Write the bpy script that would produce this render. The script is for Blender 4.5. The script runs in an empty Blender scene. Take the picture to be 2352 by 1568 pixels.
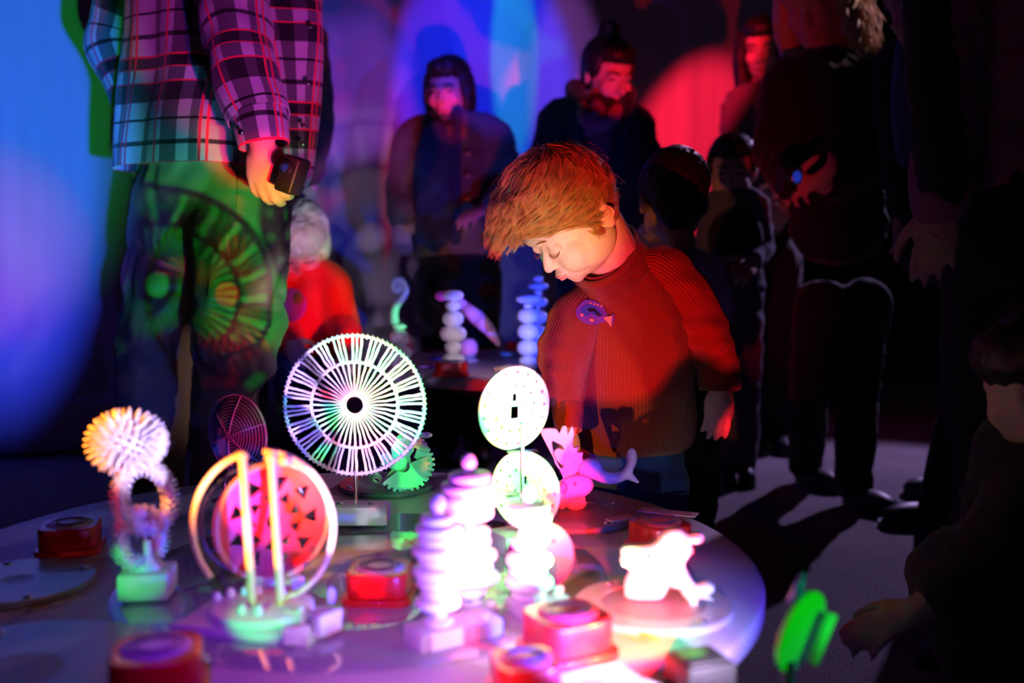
import bpy, bmesh, math, random
from mathutils import Vector, Matrix, noise
random.seed(7)
PI = math.pi
C = bpy.context.scene.collection
FPX = 2352*35/36
PITCH = math.radians(4.6)
CAM = Vector((0,0,.75))
FW = Vector((0,math.cos(PITCH),-math.sin(PITCH)))
UP = Vector((0,math.sin(PITCH),math.cos(PITCH)))
RT = Vector((1,0,0))
def P(px,py,D):
    return CAM + FW*D + RT*((px-1176)/FPX*D) - UP*((py-784)/FPX*D)
def onz(px,py,z):
    d = FW + RT*((px-1176)/FPX) - UP*((py-784)/FPX)
    t = (z-CAM.z)/d.z
    return CAM + d*t
def V(*a): return Vector(a)

# ---------------------------------------------------------------- materials
def mat(name, col, rough=.6, metal=0, trans=0, ior=1.45, spec=.5, bump=None, sheen=0, coat=0, sss=0, alpha=1):
    m = bpy.data.materials.new(name); m.use_nodes = True
    nt = m.node_tree; b = nt.nodes['Principled BSDF']
    b.inputs['Base Color'].default_value = (*col,1)
    b.inputs['Roughness'].default_value = rough
    b.inputs['Metallic'].default_value = metal
    b.inputs['Transmission Weight'].default_value = trans
    b.inputs['IOR'].default_value = ior
    b.inputs['Specular IOR Level'].default_value = spec
    b.inputs['Sheen Weight'].default_value = sheen
    b.inputs['Coat Weight'].default_value = coat
    b.inputs['Alpha'].default_value = alpha
    if sss:
        b.inputs['Subsurface Weight'].default_value = sss
        b.inputs['Subsurface Radius'].default_value = (.5,.2,.1)
        b.inputs['Subsurface Scale'].default_value = .01
    if bump:
        sc, st, dist = bump
        tc = nt.nodes.new('ShaderNodeTexCoord'); n = nt.nodes.new('ShaderNodeTexNoise'); bp = nt.nodes.new('ShaderNodeBump')
        n.inputs['Scale'].default_value = sc; n.inputs['Detail'].default_value = 4
        bp.inputs['Strength'].default_value = st; bp.inputs['Distance'].default_value = dist
        nt.links.new(tc.outputs['Object'], n.inputs['Vector']); nt.links.new(n.outputs['Fac'], bp.inputs['Height'])
        nt.links.new(bp.outputs['Normal'], b.inputs['Normal'])
    return m
def nodes(m): return m.node_tree, m.node_tree.nodes['Principled BSDF']
def emat(name, col, s):
    m = mat(name, col); nt,b = nodes(m)
    b.inputs['Emission Color'].default_value=(*col,1); b.inputs['Emission Strength'].default_value=s
    return m

# ---------------------------------------------------------------- tagging
def tag(o, label=None, cat=None, group=None, kind=None):
    if label: o['label']=label
    if cat: o['category']=cat
    if group: o['group']=group
    if kind: o['kind']=kind
    return o
def empty(name, loc=(0,0,0), rz=0, label=None, cat=None, group=None):
    o = bpy.data.objects.new(name, None); C.objects.link(o)
    o.location = loc; o.rotation_euler = (0,0,rz); o.empty_display_size=.02
    return tag(o,label,cat,group)
def link_mesh(name, me, m, parent=None, smooth=True, world=False):
    o = bpy.data.objects.new(name, me); C.objects.link(o)
    if m:
        me.materials.clear(); me.materials.append(m)
    if smooth:
        for p in me.polygons: p.use_smooth = True
    if parent:
        if world:
            M = Matrix.Translation(parent.location) @ parent.rotation_euler.to_matrix().to_4x4()
            me.transform(M.inverted())
        o.parent = parent
    return o
def autosmooth(o, ang=35):
    me=o.data
    bm=bmesh.new(); bm.from_mesh(me)
    for e in bm.edges:
        if len(e.link_faces)==2 and e.calc_face_angle(0) > math.radians(ang): e.smooth=False
    bm.to_mesh(me); bm.free()
def frame(z):
    z = Vector(z).normalized()
    h = Vector((0,0,1)) if abs(z.z)<.9 else Vector((1,0,0))
    x = h.cross(z).normalized(); y = z.cross(x)
    return x,y,z

# ---------------------------------------------------------------- mesh builder
class MB:
    def __init__(s): s.bm = bmesh.new()
    def _grid(s, rows, close_u=True, cap=True):
        bm=s.bm; R=[[bm.verts.new(p) for p in r] for r in rows]
        n=len(rows[0])
        for a,b in zip(R,R[1:]):
            for i in range(n if close_u else n-1):
                j=(i+1)%n
                bm.faces.new((a[i],a[j],b[j],b[i]))
        if cap:
            bm.faces.new(list(reversed(R[0]))); bm.faces.new(R[-1])
        return s
    def tube(s, pts, r, n=10, closed=False, flat=1.0):
        pts=[Vector(p) for p in pts]; N=len(pts)
        rr = r if hasattr(r,'__len__') else [r]*N
        rows=[]; px=None
        for i,p in enumerate(pts):
            if closed: t=pts[(i+1)%N]-pts[i-1]
            else: t=pts[min(i+1,N-1)]-pts[max(i-1,0)]
            t.normalize()
            if px is None: x,y,_=frame(t)
            else:
                x=(px-t*px.dot(t)).normalized(); y=t.cross(x)
            px=x
            rows.append([p+(x*math.cos(a)+y*math.sin(a)*flat)*rr[i] for a in [2*PI*k/n for k in range(n)]])
        if closed:
            rows.append(rows[0]); bm=s.bm
            R=[[bm.verts.new(p) for p in r_] for r_ in rows[:-1]]
            # align last to first
            best=min(range(n),key=lambda k:(rows[-2][k]-rows[0][0]).length)
            for a in range(N):
                A=R[a]; B=R[(a+1)%N]
                off = 0 if a<N-1 else (-best)%n
                for i in range(n):
                    j=(i+1)%n
                    if a<N-1: bm.faces.new((A[i],A[j],B[j],B[i]))
                    else:
                        bm.faces.new((A[(i+best)%n],A[(j+best)%n],B[j],B[i]))
            return s
        return s._grid(rows)
    def ring(s, c, r, t, axis=(0,0,1), seg=64, n=8, rx=None, arc=(0,2*PI)):
        x,y,z=frame(axis); c=Vector(c)
        full = abs(arc[1]-arc[0]-2*PI)<1e-6
        m=seg if full else seg+1
        pts=[c+x*math.cos(arc[0]+(arc[1]-arc[0])*k/seg)*(rx or r)+y*math.sin(arc[0]+(arc[1]-arc[0])*k/seg)*r for k in range(m)]
        return s.tube(pts,t,n,closed=full)
    def lathe(s, prof, c=(0,0,0), axis=(0,0,1), n=32):
        x,y,z=frame(axis); c=Vector(c)
        rows=[[c+z*h+(x*math.cos(2*PI*k/n)+y*math.sin(2*PI*k/n))*max(r,1e-5) for k in range(n)] for r,h in prof]
        return s._grid(rows)
    def cyl(s, a, b, r, r2=None, n=20):
        a=Vector(a);b=Vector(b); L=(b-a).length
        return s.lathe([(r,0),(r if r2 is None else r2,L)],a,b-a,n)
    def rcyl(s, a, b, r, bev=.002, n=28):
        a=Vector(a);b=Vector(b); L=(b-a).length
        pr=[(r-bev,0),(r-bev*.3,bev*.3),(r,bev),(r,L-bev),(r-bev*.3,L-bev*.3),(r-bev,L)]
        return s.lathe(pr,a,b-a,n)
    def box(s, c, size, bev=.0, rz=0, M=None):
        c=Vector(c); bm2=bmesh.new()
        bmesh.ops.create_cube(bm2,size=1)
        bmesh.ops.scale(bm2,vec=size,verts=bm2.verts)
        if bev: bmesh.ops.bevel(bm2,geom=bm2.edges[:],offset=bev,segments=3,affect='EDGES',profile=.5)
        T=Matrix.Translation(c)@Matrix.Rotation(rz,4,'Z')
        if M is not None: T=T@M
        bm2.transform(T)
        me=bpy.data.meshes.new('t'); bm2.to_mesh(me); bm2.free(); s.bm.from_mesh(me); bpy.data.meshes.remove(me)
        return s
    def ell(s, c, rad, M=None, u=24, v=16):
        bm2=bmesh.new(); bmesh.ops.create_uvsphere(bm2,u_segments=u,v_segments=v,radius=1)
        S=Matrix.Diagonal((*(rad if hasattr(rad,'__len__') else (rad,)*3),1))
        T=Matrix.Translation(Vector(c))@(M.to_4x4() if M is not None else Matrix.Identity(4))@S
        bm2.transform(T)
        me=bpy.data.meshes.new('t'); bm2.to_mesh(me); bm2.free(); s.bm.from_mesh(me); bpy.data.meshes.remove(me)
        return s
    def cone(s, a, b, ra, rb, n=20):
        """rounded cone"""
        a=Vector(a);b=Vector(b)
        s.ell(a,ra,u=16,v=10); s.ell(b,rb,u=16,v=10)
        if (b-a).length>1e-4: s.lathe([(ra,0),(rb,(b-a).length)],a,b-a,n)
        return s
    def chain(s, pts, rr):
        for i in range(len(pts)-1): s.cone(pts[i],pts[i+1],rr[i],rr[i+1])
        return s
    def mesh(s, name):
        bmesh.ops.recalc_face_normals(s.bm,faces=s.bm.faces)
        me=bpy.data.meshes.new(name); s.bm.to_mesh(me); s.bm.free(); return me
    def build(s, name, m, parent=None, smooth=True, world=False, sharp=None):
        o=link_mesh(name,s.mesh(name),m,parent,smooth,world)
        if sharp: autosmooth(o,sharp)
        return o
    def blob(s, name, m, parent=None, voxel=.008, it=6, world=True, fac=.5, fold=None):
        """union of the overlapping volumes, remeshed to one continuous skin"""
        me=s.mesh(name); t=bpy.data.objects.new('tmp',me); C.objects.link(t)
        r=t.modifiers.new('r','REMESH'); r.mode='VOXEL'; r.voxel_size=voxel
        q=t.modifiers.new('s','SMOOTH'); q.factor=fac; q.iterations=it
        dg=bpy.context.evaluated_depsgraph_get()
        nm=bpy.data.meshes.new_from_object(t.evaluated_get(dg)); nm.name=name
        bpy.data.objects.remove(t); bpy.data.meshes.remove(me)
        if fold: folds(nm,*fold)
        return link_mesh(name,nm,m,parent,True,world)
def folds(me, amp, sc, zs=1.0):
    ns=[v.normal.copy() for v in me.vertices]
    for v,n in zip(me.vertices,ns):
        p=Vector((v.co.x*sc,v.co.y*sc,v.co.z*sc*zs))
        w=noise.noise(p*1.3+Vector((3,1,7)))
        f=1-abs(noise.noise(p+Vector((w,w*2,0))))*2.4
        v.co+=n*amp*(f+noise.noise(p*2.7)*.4)
def cr(a,b,c,d,t):
    return .5*((2*b)+(c-a)*t+(2*a-5*b+4*c-d)*t*t+(3*b-a-3*c+d)*t*t*t)
def spline(pts, sub=6, closed=False):
    pts=[Vector(p) for p in pts]; N=len(pts); out=[]
    rng = range(N) if closed else range(N-1)
    for i in rng:
        if closed: a,b,c,d=pts[i-1],pts[i],pts[(i+1)%N],pts[(i+2)%N]
        else: a,b,c,d=pts[max(i-1,0)],pts[i],pts[i+1],pts[min(i+2,N-1)]
        for k in range(sub): out.append(cr(a,b,c,d,k/sub))
    if not closed: out.append(pts[-1])
    return out
def loft(name, rings, m, parent=None, seg=96, sub=8, urep=1.0, disp=None, cap=(False,False), world=True, thick=0, power=2.0):
    """rings: (centre, half-axis x, half-axis y); UV u = turns*urep, v = metres along"""
    keys=[tuple(Vector(q) for q in r) for r in rings]; rows=[]
    N=len(keys)
    for i in range(N-1):
        A,B,Cc,D=keys[max(i-1,0)],keys[i],keys[i+1],keys[min(i+2,N-1)]
        for k in range(sub): rows.append(tuple(cr(A[q],B[q],Cc[q],D[q],k/sub) for q in range(3)))
    rows.append(keys[-1])
    bm=bmesh.new(); uvl=bm.loops.layers.uv.new('UVMap'); vv=[]; L=[0]
    for i in range(1,len(rows)): L.append(L[-1]+(rows[i][0]-rows[i-1][0]).length)
    e=2/power
    for i,(c,x,y) in enumerate(rows):
        r=[]
        for k in range(seg):
            a=2*PI*k/seg; ca,sa=math.cos(a),math.sin(a)
            d=x*math.copysign(abs(ca)**e,ca)+y*math.copysign(abs(sa)**e,sa)
            p=c+d
            if disp: p=p+d.normalized()*disp(p,a,L[i]/L[-1])
            r.append(bm.verts.new(p))
        vv.append(r)
    for i in range(len(vv)-1):
        for k in range(seg):
            j=(k+1)%seg
            f=bm.faces.new((vv[i][k],vv[i][j],vv[i+1][j],vv[i+1][k]))
            us=[k/seg,(k+1)/seg,(k+1)/seg,k/seg]; vs=[L[i],L[i],L[i+1],L[i+1]]
            for l,u_,v_ in zip(f.loops,us,vs): l[uvl].uv=(u_*urep,v_)
    if cap[0]: bm.faces.new(list(reversed(vv[0])))
    if cap[1]: bm.faces.new(vv[-1])
    bmesh.ops.recalc_face_normals(bm,faces=bm.faces)
    me=bpy.data.meshes.new(name); bm.to_mesh(me); bm.free()
    o=link_mesh(name,me,m,parent,True,world)
    if thick:
        s=o.modifiers.new('th','SOLIDIFY'); s.thickness=thick; s.offset=-1
    return o
def plate(name, loops, m, parent=None, th=.006, bev=.001, M=None, smooth_pts=True, sub=5, sharp=40):
    """flat outline with holes, extruded; loops in local x,y; M places it"""
    cu=bpy.data.curves.new('t','CURVE'); cu.dimensions='2D'; cu.fill_mode='BOTH'
    cu.extrude=max(th/2-bev,.0003); cu.bevel_depth=bev; cu.bevel_resolution=2; cu.offset=-bev
    for i,lp in enumerate(loops):
        pts=[(p[0],p[1],0) for p in lp]
        if smooth_pts and len(pts)<60: pts=[tuple(q) for q in spline(pts,sub,True)]
        s=cu.splines.new('POLY'); s.points.add(len(pts)-1)
        for q,p in zip(s.points,pts): q.co=(*p,1)
        s.use_cyclic_u=True
    t=bpy.data.objects.new('t',cu); C.objects.link(t)
    dg=bpy.context.evaluated_depsgraph_get(); dg.update()
    me=bpy.data.meshes.new_from_object(t.evaluated_get(dg)); me.name=name
    bpy.data.objects.remove(t); bpy.data.curves.remove(cu)
    if M is not None: me.transform(M)
    o=link_mesh(name,me,m,parent,True)
    autosmooth(o,sharp)
    return o
def circ(cx,cy,r,n=64,ry=None): return [(cx+r*math.cos(2*PI*k/n),cy+(ry or r)*math.sin(2*PI*k/n)) for k in range(n)]
def stand(yaw=0,z=0,x=0,y=0,tilt=0):
    """local x,y plane -> upright plane facing the camera, then yawed"""
    return Matrix.Translation((x,y,z))@Matrix.Rotation(yaw,4,'Z')@Matrix.Rotation(tilt,4,'X')@Matrix.Rotation(PI/2,4,'X')
def copy_tree(o, parent=None):
    c=o.copy(); C.objects.link(c)
    if parent: c.parent=parent
    for ch in list(o.children): copy_tree(ch,c)
    return c
# ================================================================ setting
def wool_floor():
    m=mat('carpet',(.36,.33,.36),.95,spec=.1); nt,b=nodes(m)
    tc=nt.nodes.new('ShaderNodeTexCoord')
    n1=nt.nodes.new('ShaderNodeTexNoise'); n1.inputs['Scale'].default_value=260; n1.inputs['Detail'].default_value=3
    n2=nt.nodes.new('ShaderNodeTexNoise'); n2.inputs['Scale'].default_value=3.5; n2.inputs['Detail'].default_value=5
    r=nt.nodes.new('ShaderNodeValToRGB'); r.color_ramp.elements[0].position=.35; r.color_ramp.elements[1].position=.7
    r.color_ramp.elements[0].color=(.16,.15,.17,1); r.color_ramp.elements[1].color=(.5,.47,.5,1)
    mx=nt.nodes.new('ShaderNodeMixRGB'); mx.blend_type='MULTIPLY'; mx.inputs['Fac'].default_value=.5
    nt.links.new(tc.outputs['Object'],n1.inputs['Vector']); nt.links.new(tc.outputs['Object'],n2.inputs['Vector'])
    nt.links.new(n1.outputs['Fac'],r.inputs['Fac']); nt.links.new(r.outputs['Color'],mx.inputs['Color1']); nt.links.new(n2.outputs['Fac'],mx.inputs['Color2'])
    nt.links.new(mx.outputs['Color'],b.inputs['Base Color'])
    bp=nt.nodes.new('ShaderNodeBump'); bp.inputs['Strength'].default_value=.6; bp.inputs['Distance'].default_value=.004
    nt.links.new(n1.outputs['Fac'],bp.inputs['Height']); nt.links.new(bp.outputs['Normal'],b.inputs['Normal'])
    return m
fl=MB(); fl.box((0,4.2,-.05),(14,12,.1)); tag(fl.build('floor',wool_floor(),smooth=False),kind='structure')
black_wall=mat('black paint',(.018,.017,.022),.9,spec=.15)
w=MB(); w.box((0,5.35,2),(14,.1,4.0)); tag(w.build('wall_back',black_wall,smooth=False),kind='structure')
w=MB(); w.box((5.4,4.2,2),(.1,12,4)); tag(w.build('wall_right',black_wall,smooth=False),kind='structure')
w=MB(); w.box((-4.6,4.2,2),(.1,12,4)); tag(w.build('wall_left',black_wall,smooth=False),kind='structure')
# white projection curtain hanging in soft folds
def curtain():
    A=Vector((-3.1,3.28,0)); B=Vector((1.32,5.05,0)); d=(B-A); L=d.length; d.normalize(); nrm=Vector((d.y,-d.x,0))
    bm=bmesh.new(); nx,nz=620,40; H=3.4; rows=[]
    for j in range(nz+1):
        z=.015+H*j/nz; r=[]
        for i in range(nx+1):
            s=L*i/nx; t=z/H
            w=noise.noise(Vector((s*1.5,t*.5,0)))*.055+noise.noise(Vector((s*5+t*.8,t*1.1,4)))*.026+noise.noise(Vector((s*17,t*1.2,9)))*.0045
            w+= math.sin(s*9+noise.noise(Vector((s*1.1,0,2)))*6)*.010
            w*=1+.6*(1-t)
            r.append(bm.verts.new(A+d*s+nrm*w+Vector((0,0,z))))
        rows.append(r)
    for a,b in zip(rows,rows[1:]):
        for i in range(nx): bm.faces.new((a[i],a[i+1],b[i+1],b[i]))
    me=bpy.data.meshes.new('curtain'); bm.to_mesh(me); bm.free()
    m=mat('white curtain cloth',(.78,.78,.8),.9,spec=.1,bump=(420,.25,.001))
    o=link_mesh('curtain',me,m); s=o.modifiers.new('t','SOLIDIFY'); s.thickness=.004
    tag(o,'tall white cloth curtain behind everyone, washed in blue, violet and red light','curtain')
curtain()
# strip standing in for the shading along the far floor edge
sk=MB(); sk.box((3.3,5.28,.05),(3.6,.03,.10),.004); tag(sk.build('trim_1',mat('grey floor edge',(.22,.2,.22),.7)),kind='structure')

# ================================================================ tables
TZ=.32; T2=.45
def table(name,cx,cy,r,z,label,th=.032):
    t=empty(name,(cx,cy,0),0,label,'table')
    top=MB(); top.lathe([(r-.006,z-th),(r,z-th+.006),(r,z-.006),(r-.002,z-.002),(r-.006,z)],n=160)
    m=mat(name+' laminate',(.50,.47,.50),.42,spec=.5,bump=(30,.04,.002)); top.build('table_top',m,t,sharp=50)
    p=MB(); p.lathe([(.045,.03),(.045,z-th)],n=32); p.build('pedestal',mat('black metal',(.02,.02,.022),.4,metal=.6),t,sharp=40)
    f=MB(); f.lathe([(.3,0),(.3,.012),(.27,.022),(.06,.03),(.045,.03)],n=64); f.build('foot_plate',mat('black metal',(.02,.02,.022),.4,metal=.6),t,sharp=40)
    return t
table('round_table',-.25,1.42,.60,TZ,'large low round white table in the foreground covered with shadow toys')
table('round_table',.02,2.96,.44,T2,'far round table standing behind the large foreground table')
# glossy turntable let into the table
glossy=mat('glossy smoked acrylic',(.36,.34,.42),.07,spec=.6,coat=.6)
g=MB(); g.lathe([(.329,.0003),(.330,.001),(.328,.002),(.1,.002),(.0,.002)],n=160)
tt=g.build('turntable',glossy,sharp=50); tt.location=(-.20,1.34,TZ)
tag(tt,'large shiny round plate lying in the middle of the foreground table, mirroring the toys','turntable')

red_pl=mat('red plastic',(.75,.018,.012),.28,spec=.5,coat=.3)
cap_pl=mat('pale button cap',(.62,.50,.62),.3,spec=.5)
cap_red=mat('printed cap red',(.65,.04,.06),.35)
ink=mat('dark print',(.10,.03,.10),.5)
def rsq(s,r,n=8):
    out=[]
    for cx,cy,a0 in ((s-r,s-r,0),(r-s,s-r,PI/2),(r-s,r-s,PI),(s-r,r-s,1.5*PI)):
        for k in range(n+1):
            a=a0+PI/2*k/n; out.append((cx+r*math.cos(a),cy+r*math.sin(a)))
    return out
def button(px,py,z,size,h,rz,label,cap='pale',group=None):
    c=onz(px,py,z); t=empty('push_button_lamp',(c.x,c.y,z),rz,label,'button',group)
    s=size/2
    plate('flange',[rsq(s*1.12,s*.5)],red_pl,t,th=h*.24,bev=.002,M=Matrix.Translation((0,0,h*.12)),smooth_pts=False)
    plate('housing',[rsq(s,s*.52)],red_pl,t,th=h*.78,bev=.003,M=Matrix.Translation((0,0,h*.24+h*.38)),smooth_pts=False)
    c1=MB(); c1.lathe([(s*.8,h*.99),(s*.8,h*1.03),(s*.74,h*1.07),(s*.0,h*1.09)],n=48)
    cp=c1.build('cap',cap_pl if cap=='pale' else cap_red,t,sharp=50)
    r=MB(); 
    for k,rr in enumerate((.62,.46)): r.ring((0,0,h*1.075+k*.0006),s*rr,.0009,n=6)
    for k in range(7):
        a=-.9+k*.3; r.tube([(s*.54*math.sin(a),-s*.54*math.cos(a),h*1.075),(s*.5*math.sin(a+.12),-s*.5*math.cos(a+.12),h*1.076)],.0009,5)
    r.build('printed_rings',ink,cp)
    return t
button(163,1262,TZ,.082,.040,.25,'red button with a bluish top near the left rim of the table')
button(873,1372,TZ,.079,.040,-.05,'red push button standing on the shiny plate left of the ring stacks')
button(1302,1500,TZ,.084,.046,.5,'largest bright red and orange lit button at the front, right of the ring stacks','red')
button(1206,1592,TZ,.066,.036,.2,'red button with a violet top cut off by the bottom edge below the ring stacks','red')
button(362,1590,TZ,.087,.046,.3,'red button with a violet top at the bottom left corner of the table')
button(1515,1262,TZ,.078,.042,.45,'dim dark red button near the right rim behind the white figure','red')
button(1037,862,T2,.086,.036,0,'bright red button at the front rim of the far table')
button(1195,800,T2,.09,.025,.3,'red button behind the right spindle on the far table','red')
# little lamp housing with translucent side
c=onz(655,1118,TZ); t=empty('lamp_box',(c.x,c.y,TZ),.3,'small clear sided red box near the back rim left of the string wheel','lamp box')
MB().box((.0,0,.012),(.075,.05,.022),.003).build('base',red_pl,t)
MB().box((-.006,-.006,.036),(.034,.034,.026),.003).build('cover',mat('yellowed acrylic',(.8,.75,.55),.15,trans=.3),t)
MB().box((.024,0,.033),(.022,.04,.022),.003).build('switch',red_pl,t)

# mesh-covered turning discs
def mesh_mat(name,base,dark,sc):
    m=mat(name,base,.35); nt,b=nodes(m)
    tc=nt.nodes.new('ShaderNodeTexCoord'); ck=nt.nodes.new('ShaderNodeTexBrick')
    ck.inputs['Scale'].default_value=sc; ck.offset=0; ck.inputs['Brick Width'].default_value=.5; ck.inputs['Row Height'].default_value=.5
    ck.inputs['Mortar Size'].default_value=.09; ck.inputs['Color1'].default_value=(*dark,1); ck.inputs['Color2'].default_value=(*dark,1); ck.inputs['Mortar'].default_value=(*base,1)
    nt.links.new(tc.outputs['Object'],ck.inputs['Vector']); nt.links.new(ck.outputs['Color'],b.inputs['Base Color'])
    bp=nt.nodes.new('ShaderNodeBump'); bp.inputs['Distance'].default_value=.001; bp.inputs['Strength'].default_value=.6
    nt.links.new(ck.outputs['Fac'],bp.inputs['Height']); nt.links.new(bp.outputs['Normal'],b.inputs['Normal'])
    return m
def mesh_disc(px,py,r,label,bcol,z=TZ,gr=.66,up=0):
    c=onz(px,py,z); t=empty('mesh_disc',(c.x,c.y,z+up),0,label,'disc')
    m=mat('disc rim '+label[:8],bcol,.3,spec=.6,coat=.3)
    d=MB(); d.lathe([(r-.002,.0),(r,.002),(r,.007),(r-.002,.009),(r*gr,.009),(r*gr,.006),(0,.006)],n=96); d.build('rim',m,t,sharp=40)
    q=MB(); q.lathe([(r*gr,.0062),(r*gr,.0082),(0,.0082)],n=64); q.build('grid',mesh_mat('grid '+label[:8],(.45,.42,.5),(.05,.05,.07),230),t,sharp=40)
    for k in range(4):
        s=MB(); a=.6+k*PI/2; s.lathe([(.0055,.009),(.0055,.0105),(.004,.0115),(0,.0118)],(r*.86*math.cos(a),r*.86*math.sin(a),0),n=16)
        s.build('screw',mat('steel',(.7,.7,.72),.25,metal=1),t)
    return t
mesh_disc(890,1118,.093,'dark round disc with a wire grid carrying the green cog edged piece',(.17,.14,.15))
mesh_disc(1312,1186,.110,'dark round grid disc under the pink upright cut-out near the boy',(.24,.2,.22))
mesh_disc(1500,1398,.098,'clear round grid disc under the glaring white figure at the right',(.5,.48,.56))
mesh_disc(40,1345,.098,'grey blue round disc at the left rim of the foreground table',(.34,.34,.4),gr=.2)
mesh_disc(40,1560,.150,'grey round disc in the bottom left corner of the foreground table',(.34,.33,.38),gr=.3)

white_pl=mat('white acrylic',(.85,.85,.86),.35,spec=.4)
wood=mat('white painted block',(.74,.73,.74),.55,bump=(60,.08,.001))
steel=mat('bright steel',(.8,.8,.82),.2,metal=1)
string_m=mat('white cotton cord',(.86,.86,.86),.9,spec=.1,bump=(900,.5,.001))

# ---------------------------------------------------------------- string wheel
c=onz(818,1205,TZ)
t=empty('string_wheel',(c.x,c.y,TZ),0,'big round wheel of white cord spokes on a thin rod','wheel')
WC=Vector((0,0,.198)); WR=.113
MB().box((0,0,.02),(.108,.052,.030),.002).build('base_block',wood,t,sharp=40)
for sx in (-1,1):
    s=MB(); s.lathe([(.0055,.035),(.0055,.0365),(.004,.039),(.0,.0395)],(sx*.026,-.006,0),n=16); s.build('screw',steel,t)
MB().cyl((0,0,.03),(0,0,.09),.0032,n=12).build('rod',steel,t,sharp=40)
ax=(0,-1,0)
r=MB(); r.ring(WC,WR,.0028,ax,n=8,seg=128); r.build('rim',string_m,t)
r=MB(); r.ring(WC,WR*.62,.0028,ax,n=8,seg=96); r.build('inner_ring',string_m,t)
r=MB(); r.ring(WC,.0165,.0030,ax,n=8,seg=48); r.ring(WC,.0195,.0028,ax,n=8,seg=48); r.build('hub_ring',string_m,t)
def wob(a0,r0,r1,th,amp,off):
    pts=[]
    for k in range(9):
        q=k/8; rr=r0+(r1-r0)*q; a=a0+amp*noise.noise(Vector((a0*9,q*4,off)))+.0
        pts.append(WC+Vector((rr*math.cos(a),-.0015*math.sin(q*9+a0*5),rr*math.sin(a))))
    return pts
for k in range(44):
    a=2*PI*k/44
    s=MB(); s.tube(wob(a,.018,WR*.62,.001,.02,1),[.0012+.0011*i/8 for i in range(9)],6); s.tube(wob(a+.02,WR*.62,WR,.001,.012,5),.0022,6); s.build('spoke',string_m,t)
s=MB()
for k in range(88):
    a=2*PI*k/88+.02
    if k%4!=3: s.tube(wob(a,WR*.62,WR,.001,.016,k*.37),.0021,5)
    s.ring(WC+Vector((WR*math.cos(a),0,WR*math.sin(a))),.0038,.0013,(-math.sin(a),0,math.cos(a)),seg=10,n=4)
s.build('cord_winding',string_m,t)

# ---------------------------------------------------------------- perforated discs
c=onz(1200,1262,TZ)
t=empty('perforated_disc_stand',(c.x,c.y,TZ),0,'two white hole-punched plastic discs one above the other on a rod','disc stand')
MB().box((.002,.01,.014),(.09,.06,.028),.002,.5).build('base_block',wood,t,sharp=40)
D0=c.y/math.cos(PITCH)
def punched(cx,cz,r,yaw,tilt,y):
    L=[circ(0,0,r,72)]
    for rr,n,o in ((.86,17,.1),(.56,13,.3)):
        for k in range(n):
            a=2*PI*(k+o)/n; L.append(circ(rr*r*math.cos(a),rr*r*math.sin(a),.0026,10))
    for k in (0,3): 
        a=k*PI/3.0+.1; L.append(circ(.3*r*math.cos(a),.3*r*math.sin(a),.0026,10))
    L.append([(-.0075,-.016),(.0075,-.016),(.0075,.003),(-.0075,.003)]); L.append([(-.0050,.010),(.0035,.010),(.0035,.022),(-.0050,.022)])
    return plate('perforated_disc',L,white_pl,t,th=.0032,bev=.0004,smooth_pts=False,M=stand(yaw,cz,cx,y,tilt))
punched(-.012,.214,.0625,.60,.05,0)
punched(.004,.091,.0590,-.58,-.02,-.004)
MB().cyl((0,0,.02),(0,0,.19),.0036,n=12).build('rod',steel,t,sharp=40)
x=MB(); x.box((0,-.006,.15),(.046,.012,.0016),0,.2); x.box((0,-.006,.085),(.052,.012,.0016),0,.35); x.build('clip',steel,t)

# ---------------------------------------------------------------- ring stacks
ivory=mat('ivory turned rings',(.88,.86,.85),.3,spec=.5)
def ring_prof(r,h,z):
    return [(r*.25,z),(r*.86,z),(r*.97,z+h*.2),(r,z+h*.5),(r*.97,z+h*.8),(r*.86,z+h),(r*.25,z+h)]
def stack(px,py,levels,knob,label,block,rz,k=1.0):
    c=onz(px,py,TZ); t=empty('ring_stack',(c.x,c.y,TZ),rz,label,'ring stack','turned ring stacks on the foreground table')
    bl,bw,bh=block
    MB().box((bl*.18,0,bh/2),(bl,bw,bh),.003).build('base_block',wood,t,sharp=40)
    for q in (-.5,.35):
        s=MB(); s.lathe([(.006,bh),(.006,bh+.004),(.003,bh+.006)],(bl*q*.6+bl*.3,-bw*.25,0),n=14); s.build('peg',ivory,t)
    z=bh; top=z+sum(h+g for r,h,g in levels)
    MB().cyl((0,0,bh),(0,0,top+.004),.0065*k,n=16).build('rod',ivory,t,sharp=40)
    i=0
    for r,h,g in levels:
        z+=g; ox=.0012*math.sin(i*2.4); i+=1
        q=MB(); q.lathe(ring_prof(r,h,z),(ox,0,0),n=40); q.build('ring',ivory,t); z+=h
    q=MB(); q.lathe([(.004*k,z),(.007*k,z+.002),(knob*.6,z+.004),(knob,z+.010),(knob*.96,z+.015),(knob*.6,z+.021),(0,z+.024)],n=28); q.build('knob',ivory,t)
    return t
stack(1078,1405,[(.016,.006,0),(.009,.006,0),(.024,.010,.001),(.037,.011,.006),(.030,.010,.003),(.035,.012,.003),(.026,.010,.006),(.027,.011,.001),(.030,.013,.012),(.036,.017,.002),(.033,.011,.001),(.026,.011,.001)],.0095,
      'tallest of the three white ring stacks, standing behind the other two',(.05,.04,.01),.2)
stack(1008,1475,[(.018,.007,0),(.009,.010,.001),(.026,.011,.002),(.021,.009,.002),(.025,.010,.002),(.029,.011,.002),(.024,.009,.002),(.029,.011,.002),(.024,.009,.002),(.026,.010,.002),(.019,.009,.002)],.0095,
      'left ring stack, rising from a green lit white block',(.105,.048,.022),.55)
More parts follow.
